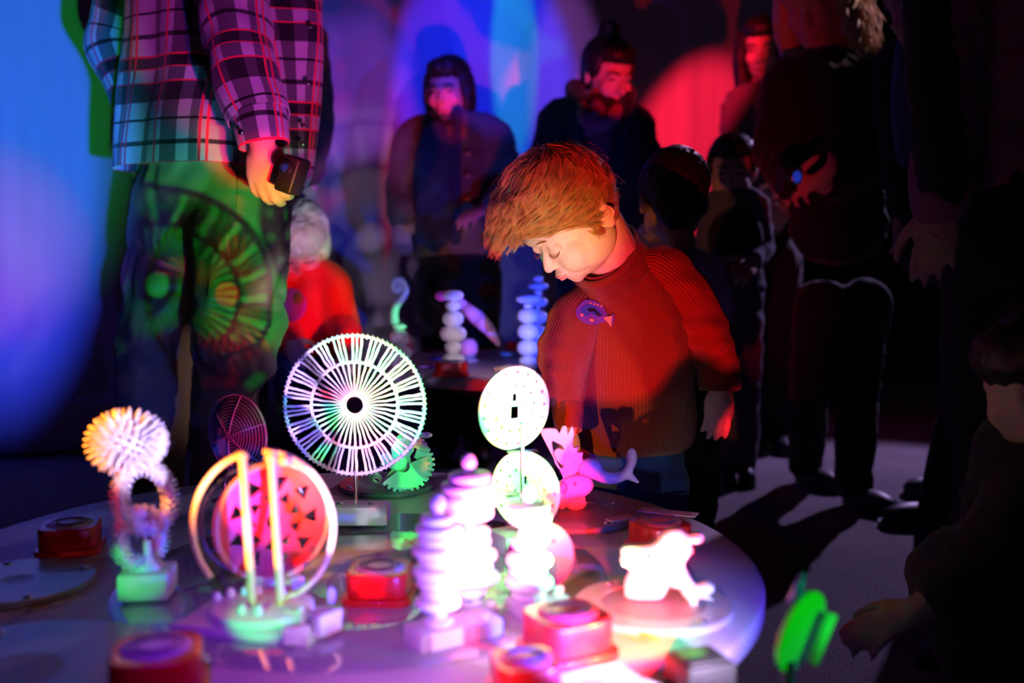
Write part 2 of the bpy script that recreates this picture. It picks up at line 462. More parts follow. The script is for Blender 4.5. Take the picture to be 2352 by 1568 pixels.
stack(1214,1405,[(.022,.009,0),(.030,.013,.004),(.024,.010,.003),(.029,.013,.002),(.022,.010,.010),(.012,.008,.006),(.027,.012,.006),(.026,.010,.001)],.009,
      'right ring stack with widely spaced rings, in front of the punched discs',(.07,.042,.018),.55,.9)

# ---------------------------------------------------------------- spiky stack (left)
c=onz(342,1372,TZ)
t=empty('bristle_tower',(c.x,c.y,TZ),0,'leaning tower of bristly rings topped with a spiky ball, at the left of the table','spiky tower')
sp=mat('clear rubber bristles',(.85,.83,.88),.3,spec=.6)
MB().box((0,0,.022),(.062,.062,.034),.003,.12).build('base_block',wood,t,sharp=40)
def spikes(c,r,n,L,th,squash=(1,1,1)):
    mb=MB(); c=Vector(c); mb.ell(c,(r*squash[0],r*squash[1],r*squash[2]))
    for i in range(n):
        ph=math.acos(1-2*(i+.5)/n); th_=PI*(1+5**.5)*i
        d=Vector((math.cos(th_)*math.sin(ph)*squash[0],math.sin(th_)*math.sin(ph)*squash[1],math.cos(ph)*squash[2]))
        mb.tube([c+d*r*.9,c+d*(r+L*.5),c+d*(r+L)],[th,th*.8,th*.35],6)
    return mb
spikes((-.022,0,.202),.033,190,.016,.0034,(1.06,1,.9)).build('spiky_ball',sp,t)
def brush_ring(c,axis,R,r,n,name,L=.007):
    mb=MB(); mb.ring(c,R,r,axis,seg=48,n=10); x,y,z=frame(axis)
    for k in range(n):
        a=2*PI*k/n; o=Vector(c)+(x*math.cos(a)+y*math.sin(a))*R; e=(x*math.cos(a)+y*math.sin(a))
        for b in range(7):
            q=2*PI*b/7+(k%2)*.4; d=e*math.cos(q)+z*math.sin(q)
            mb.tube([o+d*r*.7,o+d*(r+L)],[.0016,.0007],5)
    mb.build(name,sp,t)
brush_ring((.000,0,.130),(.85,-.42,.30),.040,.0060,46,'bristle_ring')
brush_ring((-.008,0,.078),(.78,-.55,.1),.031,.006,38,'bristle_ring')
q=MB(); q.lathe([(.018,.039),(.02,.043),(.012,.047),(.006,.052),(.005,.075)],n=24); q.build('collar',sp,t)

# ---------------------------------------------------------------- ribbed clear disc
c=onz(520,1215,TZ)
t=empty('clear_ribbed_disc',(c.x,c.y,TZ),0,'clear saucer shaped disc with fine concentric ribs on a forked wire stand','disc')
clr=mat('clear acrylic ribs',(.30,.45,.95),.12,trans=.3,spec=.9)
MM=Matrix.Translation((.022,.0,.155))@Matrix.Rotation(-.55,4,'Z')@Matrix.Rotation(.15,4,'Y')@Matrix.Rotation(PI/2,4,'X')
def tr(mb,name,m):
    o=mb.build(name,m,t); o.data.transform(MM); return o
R=.066
for k in range(13):
    mb=MB(); rr=R*(k+1)/13.5; mb.ring((0,0,.018*(1-(rr/R)**2)),rr,.0007 if k<12 else .0022,(0,0,1),seg=72,n=6); tr(mb,'rib_ring',clr)
for k in range(6):
    a=k*PI/3+.5; mb=MB(); mb.tube([(R*q*math.cos(a),R*q*math.sin(a),.019*(1-q*q)) for q in [i/8 for i in range(9)]],.0011,6); tr(mb,'radial_rib',clr)
mb=MB(); mb.lathe([(R*q,.0175*(1-q*q)) for q in (1,.9,.75,.6,.45,.3,.15,0)]+[(R*q,.0168*(1-q*q)) for q in (.0,.3,.6,.98)],n=72)
tr(mb,'lens',mat('clear acrylic sheet',(.25,.3,.45),.06,trans=.9,spec=.8))
for sx in (0,.010): 
    mb=MB(); mb.tube([(.002+sx*.2,0,.098),(sx-.004,.004,.05),(sx*1.9-.008,.01,.004)],.0016,8); mb.build('stand_wire',steel,t)
mb=MB(); mb.box((.03,-.02,.006),(.105,.006,.005),.001,.35); mb.build('foot_bar',clr,t)

# ---------------------------------------------------------------- cog edged green piece
c=onz(915,1125,TZ); z0=.009
t=empty('cog_sculpture',(c.x,c.y,TZ+z0),0,'pale green sculpture of interlocking cog-edged fans on a grid disc, behind the string wheel','sculpture')
mint=mat('pale plastic',(.80,.84,.80),.45,spec=.3)
def fan(a0,a1,r0,r1,n,depth=.12):
    pts=[]
    for k in range(n):
        for q,rr in ((0,1-depth),(.12,1),(.58,1),(.7,1-depth)):
            a=a0+(a1-a0)*(k+q)/n; pts.append((r1*rr*math.cos(a),r1*rr*math.sin(a)))
    inner=[(r0*math.cos(a0+(a1-a0)*k/8),r0*math.sin(a0+(a1-a0)*k/8)) for k in range(8,-1,-1)]
    return pts+inner
def pl(name,pts,M,th=.006,m=mint): return plate(name,[pts],m,t,th=th,bev=.001,smooth_pts=False,M=M)
pl('fan',fan(-2.5,.45,.012,.052,13),Matrix.Translation((.012,-.02,.040))@Matrix.Rotation(.2,4,'Z')@Matrix.Rotation(1.05,4,'X'))
pl('fan',fan(-.9,1.3,.012,.044,9),Matrix.Translation((.026,.004,.040))@Matrix.Rotation(.3,4,'Z')@Matrix.Rotation(1.45,4,'X'))
body=[(-.026,.0),(-.022,.02),(-.012,.032),(-.030,.045),(-.034,.058),(-.028,.064),(-.012,.058),(-.014,.072),(-.002,.094),(.006,.1),(.018,.092),(.030,.084),(.030,.066),(.022,.055),(.026,.035),(.030,.018),(.028,0)]
pl('body',body,stand(.25),.010)
pl('fan',fan(.1,2.5,.01,.038,9),Matrix.Translation((.022,0,.078))@Matrix.Rotation(.5,4,'Y')@Matrix.Rotation(.45,4,'X'))
mb=MB(); mb.ell((.052,.0,.096),(.013,.004,.006)); mb.tube([(.03,0,.088),(.05,0,.096)],.002,8); mb.build('paddle',white_pl,t)
mb=MB()
for k in range(9): mb.ring((-.042+.004*math.sin(k),-.01+.004*math.cos(k*2),.010+.003*k),.010-.0004*k,.0016,(math.sin(k),math.cos(k*1.7),.7),seg=20,n=6)
mb.build('wire_tangle',mat('crumpled foil',(.7,.7,.7),.3,metal=.8),t)
mb=MB(); mb.box((-.018,-.012,.046),(.026,.006,.006),.001,0,Matrix.Rotation(-.25,4,'Y')); mb.build('peg',mint,t)

# ---------------------------------------------------------------- pink cut-out and grey tail
def trace(pts,cx,cy,D,k=1.0): return [((x-cx)/FPX*D*k,-(y-cy)/FPX*D*k) for x,y in pts]
c=onz(1322,1180,TZ); z0=.009; D=c.y
t=empty('creature_cutout',(c.x,c.y,TZ+z0),0,'pink lit upright cut-out of a curling creature with frilled back, in front of the boy','sculpture')
pinkm=mat('pale rose plastic',(.86,.80,.80),.4,spec=.4)
o1=[(1303,1172),(1300,1140),(1290,1100),(1270,1060),(1252,1025),(1240,1000),(1247,990),(1275,990),(1283,1000),(1290,985),(1300,984),(1303,1002),(1312,984),(1318,1000),(1314,1025),(1318,1035),(1328,1033),(1325,1045),(1338,1046),(1336,1056),(1340,1070),(1333,1085),(1322,1095),(1316,1110),(1322,1120),(1338,1130),(1345,1160),(1338,1178)]
h1=[(1266,1022),(1278,1024),(1290,1030),(1294,1040),(1282,1036),(1272,1044),(1274,1060),(1285,1072),(1292,1078),(1288,1082),(1276,1070)]
plate('body',[trace(o1,1322,1180,D),trace(h1,1322,1180,D)],pinkm,t,th=.012,bev=.002,M=stand(.0),sub=3)
k=D/FPX
mb=MB(); mb.ell((-.002,-.008,.040),(.033,.014,.021),Matrix.Rotation(-.15,3,'Y')); mb.ell((-.024,-.008,.026),(.013,.012,.026)); mb.blob('snout',pinkm,t,voxel=.003,it=4,world=False)
mb=MB(); mb.ell((-.022,-.020,.040),(.007,.004,.011)); mb.ell((-.003,-.022,.048),(.003,.002,.004)); mb.build('eye',mat('rose cap',(.9,.5,.5),.4),t)
tail=spline([(.014,0,.070),(.034,0,.062),(.052,.0,.054),(.070,.0,.054),(.086,.0,.062),(.094,0,.078)],5)
mb=MB(); mb.chain(tail,[.013-.00022*i for i in range(len(tail))]); mb.ell((.095,0,.088),(.010,.007,.018)); mb.cone((.088,0,.060),(.106,0,.046),.009,.003); mb.ell((.024,.0,.072),(.022,.014,.016))
mb.blob('tail',mat('grey lilac plastic',(.66,.62,.72),.4),t,voxel=.003,it=3,world=False)
mb=MB(); mb.ell((0,0,.010),(.019,.015,.012)); mb.build('foot',pinkm,t)

# ---------------------------------------------------------------- white figure on clear disc
c=onz(1500,1392,TZ); D=c.y
t=empty('white_dolphin_figure',(c.x,c.y,TZ+.009),0,'glaring white figure with a gaping snout and curved tail, on the right of the table','figure')
w1=[(1440,1388),(1432,1360),(1436,1340),(1444,1325),(1436,1312),(1422,1300),(1426,1288),(1440,1292),(1426,1284),(1424,1272),(1440,1264),(1480,1262),(1506,1252),(1516,1238),(1535,1222),(1560,1222),(1578,1232),(1606,1228),(1614,1238),(1606,1250),(1586,1254),(1590,1270),(1580,1285),(1572,1300),(1576,1320),(1588,1340),(1600,1352),(1622,1345),(1640,1352),(1636,1368),(1618,1376),(1604,1384),(1600,1404),(1590,1410),(1582,1392),(1568,1374),(1550,1350),(1536,1356),(1528,1374),(1510,1388)]
fm=plate('figure_body',[trace(w1,1500,1392,D)],white_pl,t,th=.030,bev=.009,M=stand(-.12),sub=3,sharp=80)
mb=MB(); mb.ell((-.008,-.0185,.060),(.0022,.0012,.0028)); mb.build('eye',ink,fm)

# ---------------------------------------------------------------- orange hoop on rods
c=onz(612,1432,TZ); k=c.y/FPX
t=empty('hoop_stand',(c.x,c.y,TZ),0,'glowing orange and green hoop split by two upright rods, on a round foot','hoop')
yel=mat('pale yellow acrylic',(.95,.62,.26),.3,spec=.5)
MB().box((-.005,-.012,.008),(.17,.10,.012),.002,-.25).build('base_plate',wood,t,sharp=40)
MB().rcyl((-.004,.0,.014),(-.004,0,.024),.060,.002,48).build('round_foot',white_pl,t,sharp=50)
hz=.030+173*k
MB().cyl((-.016,0,.024),(-.024,0,.200),.0052,n=14).build('rod',yel,t,sharp=40)
MB().cyl((.018,0,.024),(.010,0,.200),.0052,n=14).build('rod',yel,t,sharp=40)
hp=[]
for q in range(41):
    a=math.radians(-62+ q*(150)/40); hp.append((.083*math.cos(a)-.002,.004*math.sin(a),hz+.090*math.sin(a)))
mb=MB(); mb.tube(hp,.0040,8); mb.tube([hp[-1],(.014,0,hz+.088),(.010,0,.2)],.0044,8); mb.tube([hp[0],(.03,0,.035),(.018,0,.03)],.004,8); mb.build('hoop_half',yel,t)
hp=[]
for q in range(41):
    a=math.radians(104+ q*(118)/40); hp.append((.083*math.cos(a)-.002,.004*math.sin(a),hz+.090*math.sin(a)))
mb=MB(); mb.tube(hp,.0040,8); mb.build('hoop_half',yel,t)
for x_,z_ in ((.010,.200),(.026,.197),(-.025,.202)):
    MB().ell((x_,0,z_),(.008,.007,.007)).build('knob',yel,t)
for i,(x_,y_) in enumerate(((-.062,.012),(-.05,.028),(-.034,.034),(-.02,.038),(.012,.03),(.072,.03),(-.02,-.03),(.0,-.034),(.05,-.038))):
    MB().lathe([(.004,.014),(.0055,.018),(.0055,.030),(.003,.034),(0,.035)],(x_,y_,0),n=14).build('peg',mint,t)
MB().box((.055,-.028,.021),(.055,.012,.010),.003,-.15).build('cross_bar',mint,t)
MB().box((.082,-.050,.02),(.035,.014,.026),.003,.9).build('end_block',mint,t)
MB().box((.052,-.076,.016),(.03,.014,.02),.003,.3).build('side_block',white_pl,t)

# ---------------------------------------------------------------- red lattice disc behind the hoop
c=onz(632,1368,TZ); k=c.y/FPX
t=empty('lattice_disc',(c.x,c.y,TZ),0,'clear disc with a red openwork lattice and orange rim, standing behind the orange hoop','disc')
L=[circ(0,0,.072,72)]
for i in range(9):
    a=2*PI*i/9
    for rr,s in ((.72,.012),(.44,.009)):
        b=a+(.35 if rr<.5 else 0); cx,cy=.072*rr*math.cos(b),.072*rr*math.sin(b)
        L.append([(cx+s*math.cos(b+q),cy+s*math.sin(b+q)) for q in (0 if i%2 else PI, 2.1+(0 if i%2 else PI), 4.2+(0 if i%2 else PI))])
L.append(circ(0,0,.010,24))
YA=.62
plate('lattice',L,mat('red acrylic lattice',(.75,.02,.04),.3,trans=.25),t,th=.004,bev=.0005,smooth_pts=False,M=stand(YA,.098))
mb=MB(); mb.ring((0,0,.098),.075,.0045,(math.sin(YA),-math.cos(YA),0),seg=72,n=8); mb.build('outer_rim',mat('orange acrylic',(.95,.42,.25),.25,trans=.3),t)
mb=MB(); mb.ring((-.028,.014,.098),.070,.0020,(math.sin(YA),-math.cos(YA),0),seg=72,n=8); mb.ring((-.026,.014,.098),.056,.0014,(math.sin(YA),-math.cos(YA),0),seg=72,n=8); mb.build('clear_ring',clr,t)
MB().box((0,0,.013),(.07,.03,.02),.002,YA).build('base_block',wood,t,sharp=40)

# paper strip and tape by the back right rim
c=onz(1535,1178,TZ)
mb=MB(); mb.box((0,0,.001),(.10,.028,.002),0,-.42); o=mb.build('paper_strip',mat('white paper',(.82,.78,.8),.8),None,False); o.location=(c.x,c.y,TZ+.0005)
tag(o,'pale paper strip lying at the back right rim of the foreground table','paper')
c=onz(1425,1205,TZ)
mb=MB(); mb.box((0,0,.0015),(.05,.020,.003),.0005,.6); o=mb.build('tape_piece',mat('clear tape',(.8,.75,.7),.25,trans=.2),None,False); o.location=(c.x,c.y,TZ+.0092)
tag(o,'shiny scrap of tape on the rim of the grid disc under the pink cut-out','tape')
# violet clear round disc behind the right ring stack
c=onz(1240,1370,TZ)
t=empty('violet_disc',(c.x,c.y,TZ),0,'magenta see-through disc standing behind the right ring stack','disc')
plate('disc_sheet',[circ(0,0,.046,64),circ(.018,.02,.003,12)],mat('magenta acrylic',(.30,.004,.16),.2,trans=.3),t,th=.003,bev=.0004,smooth_pts=False,M=stand(.3,.052,.0,0))
MB().box((0,0,.009),(.06,.018,.010),.002,.3).build('foot',wood,t,sharp=40)
# orange stick lying
c1=onz(1395,1420,TZ+.004);c2=onz(1510,1470,TZ+.004)
o=empty('orange_stick',c1,0,'thin orange stick lying between the big front button and the clear disc','stick')
MB().tube([(0,0,0),(c2-c1)*.5,(c2-c1)],[.0035,.004,.0025],8).build('shaft',mat('orange plastic',(.9,.32,.1),.4),o)

c=V(.192,.988,TZ); t=empty('black_box',c,.35,'small black box at the front right rim, cut off by the bottom edge','box')
MB().box((0,0,.014),(.055,.05,.026),.002).build('case',mat('matt black case',(.012,.012,.014),.6),t,sharp=40)
MB().box((0,0,.0285),(.045,.04,.003),.001).build('lid',mat('matt black lid',(.02,.02,.022),.5),t,sharp=40)
# paddle sticking up at the right, below camera
c=P(1838,1450,1.0)
t=empty('green_paddle',(c.x,c.y,0),0,'blurred glowing green round paddle with a blue stem, right of the table near the bottom','paddle')
gm=mat('green acrylic',(.12,.85,.08),.3,trans=.1)
z=c.z
plate('blade',[circ(0,0,.026,48,.044)],gm,t,th=.006,bev=.001,smooth_pts=False,M=Matrix.Translation((0,0,z))@Matrix.Rotation(.35,4,'Y')@Matrix.Rotation(.5,4,'Z')@Matrix.Rotation(PI/2,4,'X'))
MB().cyl((.010,-.01,z-.028),(.028,-.01,z+.022),.0058,n=14).build('bar',mat('pale green acrylic',(.6,.95,.55),.3),t)
MB().tube([(-.006,0,z+.03),(.002,0,z+.06)],[.008,.003],10).build('tip',mat('blue acrylic',(.1,.12,.9),.3),t)
MB().cyl((-.01,0,.02),(-.01,0,z-.03),.006,n=14).build('stem',mat('dark rod',(.1,.03,.08),.4),t,sharp=40)
MB().rcyl((-.01,0,0),(-.01,0,.022),.07,.004).build('foot',mat('black foot',(.02,.02,.02),.6),t)
# black case overhanging bottom right
# ---------------------------------------------------------------- far table toys
def far(px,py,label,name,prof,col=(.85,.84,.86),k=1,rough=.35,extra=None):
    c=onz(px,py,T2); t=empty(name,(c.x,c.y,T2),0,label,'toy')
    m=mat('paint '+label[:10],col,rough)
    n=len(prof)
    for i,(r0,h0,h1) in enumerate(prof):
        mb=MB(); mb.lathe([(.004,h0)]+[(r0*math.sin(PI*q/8)**.8+.004,h0+(h1-h0)*(.5-.5*math.cos(PI*q/8))) for q in range(1,8)]+[(.004,h1)],n=28); mb.build('bead',m,t)
    MB().cyl((0,0,0),(0,0,prof[-1][1]+.01),.005,n=12).build('rod',m,t,sharp=40)
    q=MB(); q.lathe([(.03,0),(.03,.006),(.024,.010),(.006,.014)],n=28); q.build('foot',m,t,sharp=40)
    return t
k=3.0/FPX
t=far(918,840,'green and blue curled hook on beads, on the far table','hook_toy',[(.032,.012,.060),(.024,.058,.105),(.017,.104,.122)])
pts=[(-.012,0,.122),(-.014,0,.150),(-.006,0,.176),(.012,0,.198),(.020,0,.222),(.010,0,.244),(-.008,0,.246),(-.018,0,.232),(-.012,0,.216),(0,0,.216),(.002,0,.228),(-.006,0,.233)]
p2=spline(pts,5); mb=MB(); mb.tube(p2,[.013-.00013*i for i in range(len(p2))],12); mb.build('hook',mat('pale blue hook',(.6,.78,.85),.35),t)
t=far(1037,858,'left white bead spindle on the far table, just behind the bright red button','bead_spindle',[(.028,.012,.050),(.020,.048,.080),(.034,.078,.125),(.026,.122,.165),(.018,.165,.190),(.026,.192,.222)])
t.location.y+=.08
mb=MB(); mb.ell((-.03,0,.205),(.02,.015,.014)); mb.build('ball',mat('magenta ball',(.9,.1,.5),.4),t)
t=far(1075,830,'slanting lilac arm toy leaning behind the left spindle on the far table','leaning_arm',[(.026,.010,.07)],(.7,.6,.85))
mb=MB(); mb.chain([Vector(q) for q in ((-.05,0,.20),(-.01,0,.165),(.03,0,.13),(.06,0,.10),(.09,0,.055))],[.012,.018,.024,.02,.008]); mb.build('arm',mat('lilac arm',(.7,.55,.85),.4),t)
t=far(1213,850,'front white bead spindle on the far table left of the boy','bead_spindle',[(.022,.012,.040),(.028,.040,.085),(.027,.085,.130),(.027,.130,.172),(.010,.172,.184),(.032,.184,.212)])
t=far(1235,832,'rear white bead spindle on the far table, partly behind the front one','bead_spindle',[(.03,.012,.050),(.032,.050,.11),(.026,.115,.155),(.026,.165,.195),(.008,.195,.215),(.028,.215,.240),(.012,.240,.258)])
for px,py,lab,cl in ((1180,856,'cream splayed star toy at the foot of the front spindle',(.9,.75,.6)),(1240,858,'pale cross shaped toy at the far table rim beside the boy',(.85,.7,.7))):
    c=onz(px,py,T2); t=empty('star_toy',(c.x,c.y,T2),0,lab,'toy')
    m=mat('star '+lab[:6],cl,.4)
    for q in range(5):
        a=q*1.257+.3; MB().cone((0,0,.012),(.05*math.cos(a),.05*math.sin(a),.008),.012,.007).build('arm',m,t)
for px,py,cl,lab in ((1000,826,(.15,.2,.9),'blue counter near the back of the far table'),(1165,815,(.2,.5,.9),'pale blue counter on the far table left of the front spindle'),(980,845,(.5,.2,.8),'violet counter on the far table left of the red button')):
    c=onz(px,py,T2); o=MB().rcyl((0,0,0),(0,0,.008),.022,.002).build('counter',mat('c'+lab[:6],cl,.4)); o.location=(c.x,c.y,T2+.0003); tag(o,lab,'counter')
# ================================================================ people
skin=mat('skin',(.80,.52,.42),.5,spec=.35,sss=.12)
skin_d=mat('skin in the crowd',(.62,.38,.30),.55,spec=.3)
def cloth(name,col,rough=.9,b=(240,.35,.001)): return mat(name,col,rough,spec=.15,bump=b,sheen=.15)
def basis(f,u):
    f=Vector(f).normalized(); u=(Vector(u)-f*Vector(u).dot(f)).normalized(); l=u.cross(f); return f,u,l
def head_vols(mb,c,f,u,s=1.0,kid=False,neck=None,nr=.055,ears=True):
    f,u,l=basis(f,u); c=Vector(c)
    R=Matrix((l,f,u)).transposed()
    def pt(a,b,d): return c+(l*a+f*b+u*d)*s
    def E(a,b,d,r): mb.ell(pt(a,b,d),[q*s for q in r],R,u=20,v=14)
    if kid:
        E(0,-.012,.026,(.076,.090,.082)); E(0,.022,-.030,(.060,.060,.068)); E(0,.040,-.062,(.042,.040,.026)); E(0,.060,-.076,(.018,.016,.014))
        E(0,.068,.018,(.046,.016,.012)); mb.cone(pt(0,.077,-.012),pt(0,.0895,-.029),.0075*s,.0092*s)
        for q in (-1,1):
            E(q*.009,.083,-.032,(.0065,.007,.0055)); E(q*.030,.044,-.036,(.032,.036,.034)); E(q*.045,.015,-.045,(.022,.045,.036)); E(q*.029,.068,-.004,(.015,.010,.011)); 
            if ears:
                E(q*.078,-.012,-.012,(.009,.016,.026)); E(q*.080,-.014,-.030,(.007,.010,.009)); E(q*.084,-.020,-.004,(.004,.008,.022))
        E(0,.080,-.051,(.017,.009,.0055)); E(0,.077,-.058,(.014,.009,.0055))
    else:
        E(0,-.015,.030,(.074,.092,.085)); E(0,.02,-.035,(.060,.066,.085)); E(0,.035,-.078,(.045,.048,.035)); E(0,.068,-.096,(.022,.018,.017))
        E(0,.072,.014,(.05,.018,.012)); mb.cone(pt(0,.085,.0),pt(0,.106,-.034),.008*s,.012*s)
        for q in (-1,1):
            E(q*.011,.094,-.038,(.008,.009,.007)); E(q*.038,.056,-.03,(.022,.026,.026)); E(q*.031,.068,-.003,(.013,.010,.010))
            if ears: E(q*.077,-.005,-.01,(.008,.018,.03))
        E(0,.086,-.062,(.022,.010,.0055)); E(0,.083,-.071,(.018,.010,.006))
    if neck is not None: mb.cone(pt(0,-.02,-.06),neck,nr*s*.95,nr*s)
    return pt,R
def hand_vols(mb,w,d,n,side=1,s=1.0,curl=.35,spread=.06,thumb=.7,fat=1.0):
    """w wrist, d towards the fingers, n back of the hand; side=+1 puts the thumb on d x n side"""
    d=Vector(d).normalized(); n=(Vector(n)-d*Vector(n).dot(d)).normalized(); a=d.cross(n)*side; w=Vector(w)
    R=Matrix((a,d,n)).transposed()
    mb.ell(w+d*.045*s,(.040*s*fat**.5,.054*s,.0155*s*fat),R,u=16,v=12)
    mb.ell(w+d*.062*s,(.042*s*fat**.5,.030*s,.0135*s*fat),R,u=16,v=12)
    mb.cone(w-d*.02*s,w+d*.02*s,.026*s*fat**.5,.026*s*fat**.5)
    for k,(o,L,b) in enumerate(((.031,.072,.082),(.0105,.080,.088),(-.0105,.074,.085),(-.0305,.058,.076))):
        p=w+d*b*s+a*o*s; ang=curl*(.8+.15*k) if not hasattr(curl,'__len__') else curl[k]; t=0
        lat=spread*(1.5-k)
        for j,q in enumerate((.45,.31,.24)):
            t+=ang*(1.0,1.15,.8)[j]
            dd=(d*math.cos(t)-n*math.sin(t)+a*lat*math.cos(t)).normalized()
            p2=p+dd*L*q*s; r=(.0092-.0008*j)*s*fat*(1 if k<3 else .88)
            mb.cone(p,p2,r,r*.93,n=12); p=p2
    p=w+d*.022*s+a*.030*s-n*.004*s; t=thumb
    for j,L in enumerate((.036,.030,.024)):
        dd=(d*math.cos(t)+a*math.sin(t)-n*(.25+.1*j)).normalized(); p2=p+dd*L*s
        mb.cone(p,p2,(.0135,.0115,.0105)[j]*s*fat**.5,(.0115,.0105,.009)[j]*s*fat**.5,n=12); p=p2; t-=.28
def shoe(name,a,yaw,L,m,parent,sole=None):
    d=Vector((math.sin(yaw),math.cos(yaw),0)); a=Vector((a.x,a.y,0)); R=Matrix((d.cross(Vector((0,0,1))),d,Vector((0,0,1)))).transposed()
    mb=MB(); mb.ell(a+d*L*.30+V(0,0,.034),(L*.17,L*.34,.034),R); mb.ell(a+d*L*.02+V(0,0,.045),(L*.145,L*.20,.045),R); mb.cone(a+V(0,0,.05),a-d*.005+V(0,0,.10),.042*L/.27,.042*L/.27)
    mb.ell(a+d*L*.48+V(0,0,.028),(L*.16,L*.16,.026),R)
    o=mb.blob(name,m,parent,voxel=.006,it=4)
    q=MB(); pts=[]
    for k in range(36):
        t=2*PI*k/36; y=L*.27+L*.42*math.sin(t); x=L*(.175+.02*math.sin(t*1.0))*math.cos(t)
        pts.append(a+d*y+R.col[0]*x)
    rows=[[p+V(0,0,z) for p in pts] for z in (.001,.018)]
    q._grid(rows); q.build('sole',sole or m,o if False else parent,world=True,sharp=40)
    return o
class Fig:
    def __init__(s,label,at,sk=skin_d):
        s.t=empty('person',(at.x,at.y,0),0,label,'person'); s.sk=sk; s.mb=MB()
    def skin(s,voxel=.008,it=4): return s.mb.blob('body',s.sk,s.t,voxel=voxel,it=it)
def torso_vols(mb,shl,shr,hip,w,d,extra=0):
    """shoulder points, hip centre; w,d half width/depth at the hip"""
    shl=Vector(shl);shr=Vector(shr);hip=Vector(hip); top=(shl+shr)/2; ax=(shl-shr); W=ax.length/2; ax.normalize()
    up=(top-hip); H=up.length; up.normalize(); fr=ax.cross(up).normalized(); ax=up.cross(fr)
    R=Matrix((ax,fr,up)).transposed()
    for q in range(7):
        t=q/6; c=hip+up*(H*(t*.90)); ww=w+(W*.98-w)*t; dd=d+(d*1.02-d)*t
        mb.ell(c,(ww+extra,dd+extra,H*.17),R,u=24,v=14)
    mb.cone(shl,top+up*.015,.062+extra,.075+extra); mb.cone(shr,top+up*.015,.062+extra,.075+extra)
    return R,top,up
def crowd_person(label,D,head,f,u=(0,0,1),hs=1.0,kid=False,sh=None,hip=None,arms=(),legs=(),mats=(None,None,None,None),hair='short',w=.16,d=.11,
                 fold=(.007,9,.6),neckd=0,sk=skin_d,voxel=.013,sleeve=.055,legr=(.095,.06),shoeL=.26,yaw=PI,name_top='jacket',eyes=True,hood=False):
    mtop,mpant,mhair,mshoe=mats
    q=lambda p: P(p[0],p[1],D+(p[2] if len(p)>2 else 0))
    hc=q(head); F=Fig(label,q(hip),sk); t=F.t
    shl,shr=q(sh[0]),q(sh[1]); hp=q(hip)
    nb=(shl+shr)/2+V(0,0,.0)
    pt,R=head_vols(F.mb,hc,f,u,hs,kid,neck=nb,nr=.05 if not kid else .042)
    F.mb.cone(nb,(nb+hp)/2,.06*hs,.09*hs); 
    for a in arms:
        j=[q(p) for p in a['j']]
        F.mb.cone(nb,j[0],.05*hs,.035*hs)
        F.mb.chain(j,[.036*hs,.032*hs,.023*hs])
        if a.get('hand',True): hand_vols(F.mb,j[-1],a.get('d',(j[-1]-j[-2])),a.get('n',(0,-1,.2)),a.get('side',1),a.get('s',1)*hs,a.get('curl',.4),a.get('spread',.05))
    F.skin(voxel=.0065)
    mb=MB(); torso_vols(mb,shl,shr,hp,w,d,.0)
    for a in arms:
        j=[q(p) for p in a['j']]; end=j[1]+(j[2]-j[1])*.93
        mb.chain([j[0],j[1],end],[sleeve*1.15,sleeve,sleeve*.82])
    mb.blob(name_top,mtop,t,voxel=voxel,it=5,fold=fold)
    mb=MB(); mb.ell(hp-V(0,0,.02),(w*.94,d*.96,.10))
    for L in legs:
        j=[q(p) for p in L]; 
        if len(j)==2:
            foot=Vector((j[1].x,j[1].y,.07)); j=[j[0],j[1],foot]
        else: j[-1]=Vector((j[-1].x,j[-1].y,.07))
        mb.chain(j,[legr[0],legr[0]*.78,legr[1]])
        shoe('shoe',j[-1],yaw,shoeL,mshoe,t)
    mb.blob('trousers',mpant,t,voxel=voxel,it=5,fold=(fold[0],fold[1],fold[2]))
    k=hs; E=lambda mb,a,b,c_,r: mb.ell(pt(a,b,c_),[z*k for z in r],R)
    if hair:
        mb=MB(); E(mb,0,-.030,.040,(.082,.092,.088)); E(mb,0,.012,.075,(.070,.072,.046)); E(mb,0,-.06,-.01,(.066,.05,.07))
        for sx in (-1,1): E(mb,sx*.070,.0,.03,(.014,.045,.045))
        if hair=='bun': E(mb,0,-.045,.135,(.038,.038,.034))
        if hair=='bob':
            for sx in (-1,1): E(mb,sx*.078,-.01,-.02,(.022,.05,.09))
            E(mb,0,-.075,-.04,(.08,.04,.09)); E(mb,0,.03,.085,(.066,.06,.035))
        if hair=='long':
            for sx in (-1,1): E(mb,sx*.085,-.01,-.06,(.032,.055,.14)); E(mb,sx*.08,.02,-.15,(.03,.04,.10))
            E(mb,0,-.08,-.08,(.09,.05,.17)); E(mb,0,.02,.085,(.07,.06,.035))
        mb.blob('hair',mhair,t,voxel=.007,it=3,fold=(.004,38,.35))
    if eyes:
        for sx in (-1,1):
            mb=MB(); E(mb,sx*.030,.074 if not kid else .073,-.001,(.012,.006,.0055)); mb.build('eye',eye_m,t,world=True)
            mb=MB(); mb.tube([pt(sx*.014,.089,.018),pt(sx*.03,.090,.024),pt(sx*.048,.078,.020)],.0035*k,6); mb.build('eyebrow',mhair or eye_m,t,world=True)
        mb=MB(); mb.tube([pt(-.022,.086,-.066),pt(0,.096,-.067),pt(.022,.086,-.066)],.0028*k,6); mb.build('lips',mat('lips',(.5,.16,.16),.5),t,world=True)
    return t,pt,R
eye_m=mat('dark eyes',(.03,.02,.02),.2)
blackc=cloth('black cloth',(.018,.018,.022)); darkc=cloth('dark navy cloth',(.03,.032,.05)); blk_sh=mat('black leather',(.02,.02,.022),.45)
dark_hair=mat('black hair',(.012,.009,.008),.5,bump=(90,.5,.003)); brown_hair=mat('dark brown hair',(.05,.022,.012),.5,bump=(90,.5,.003))
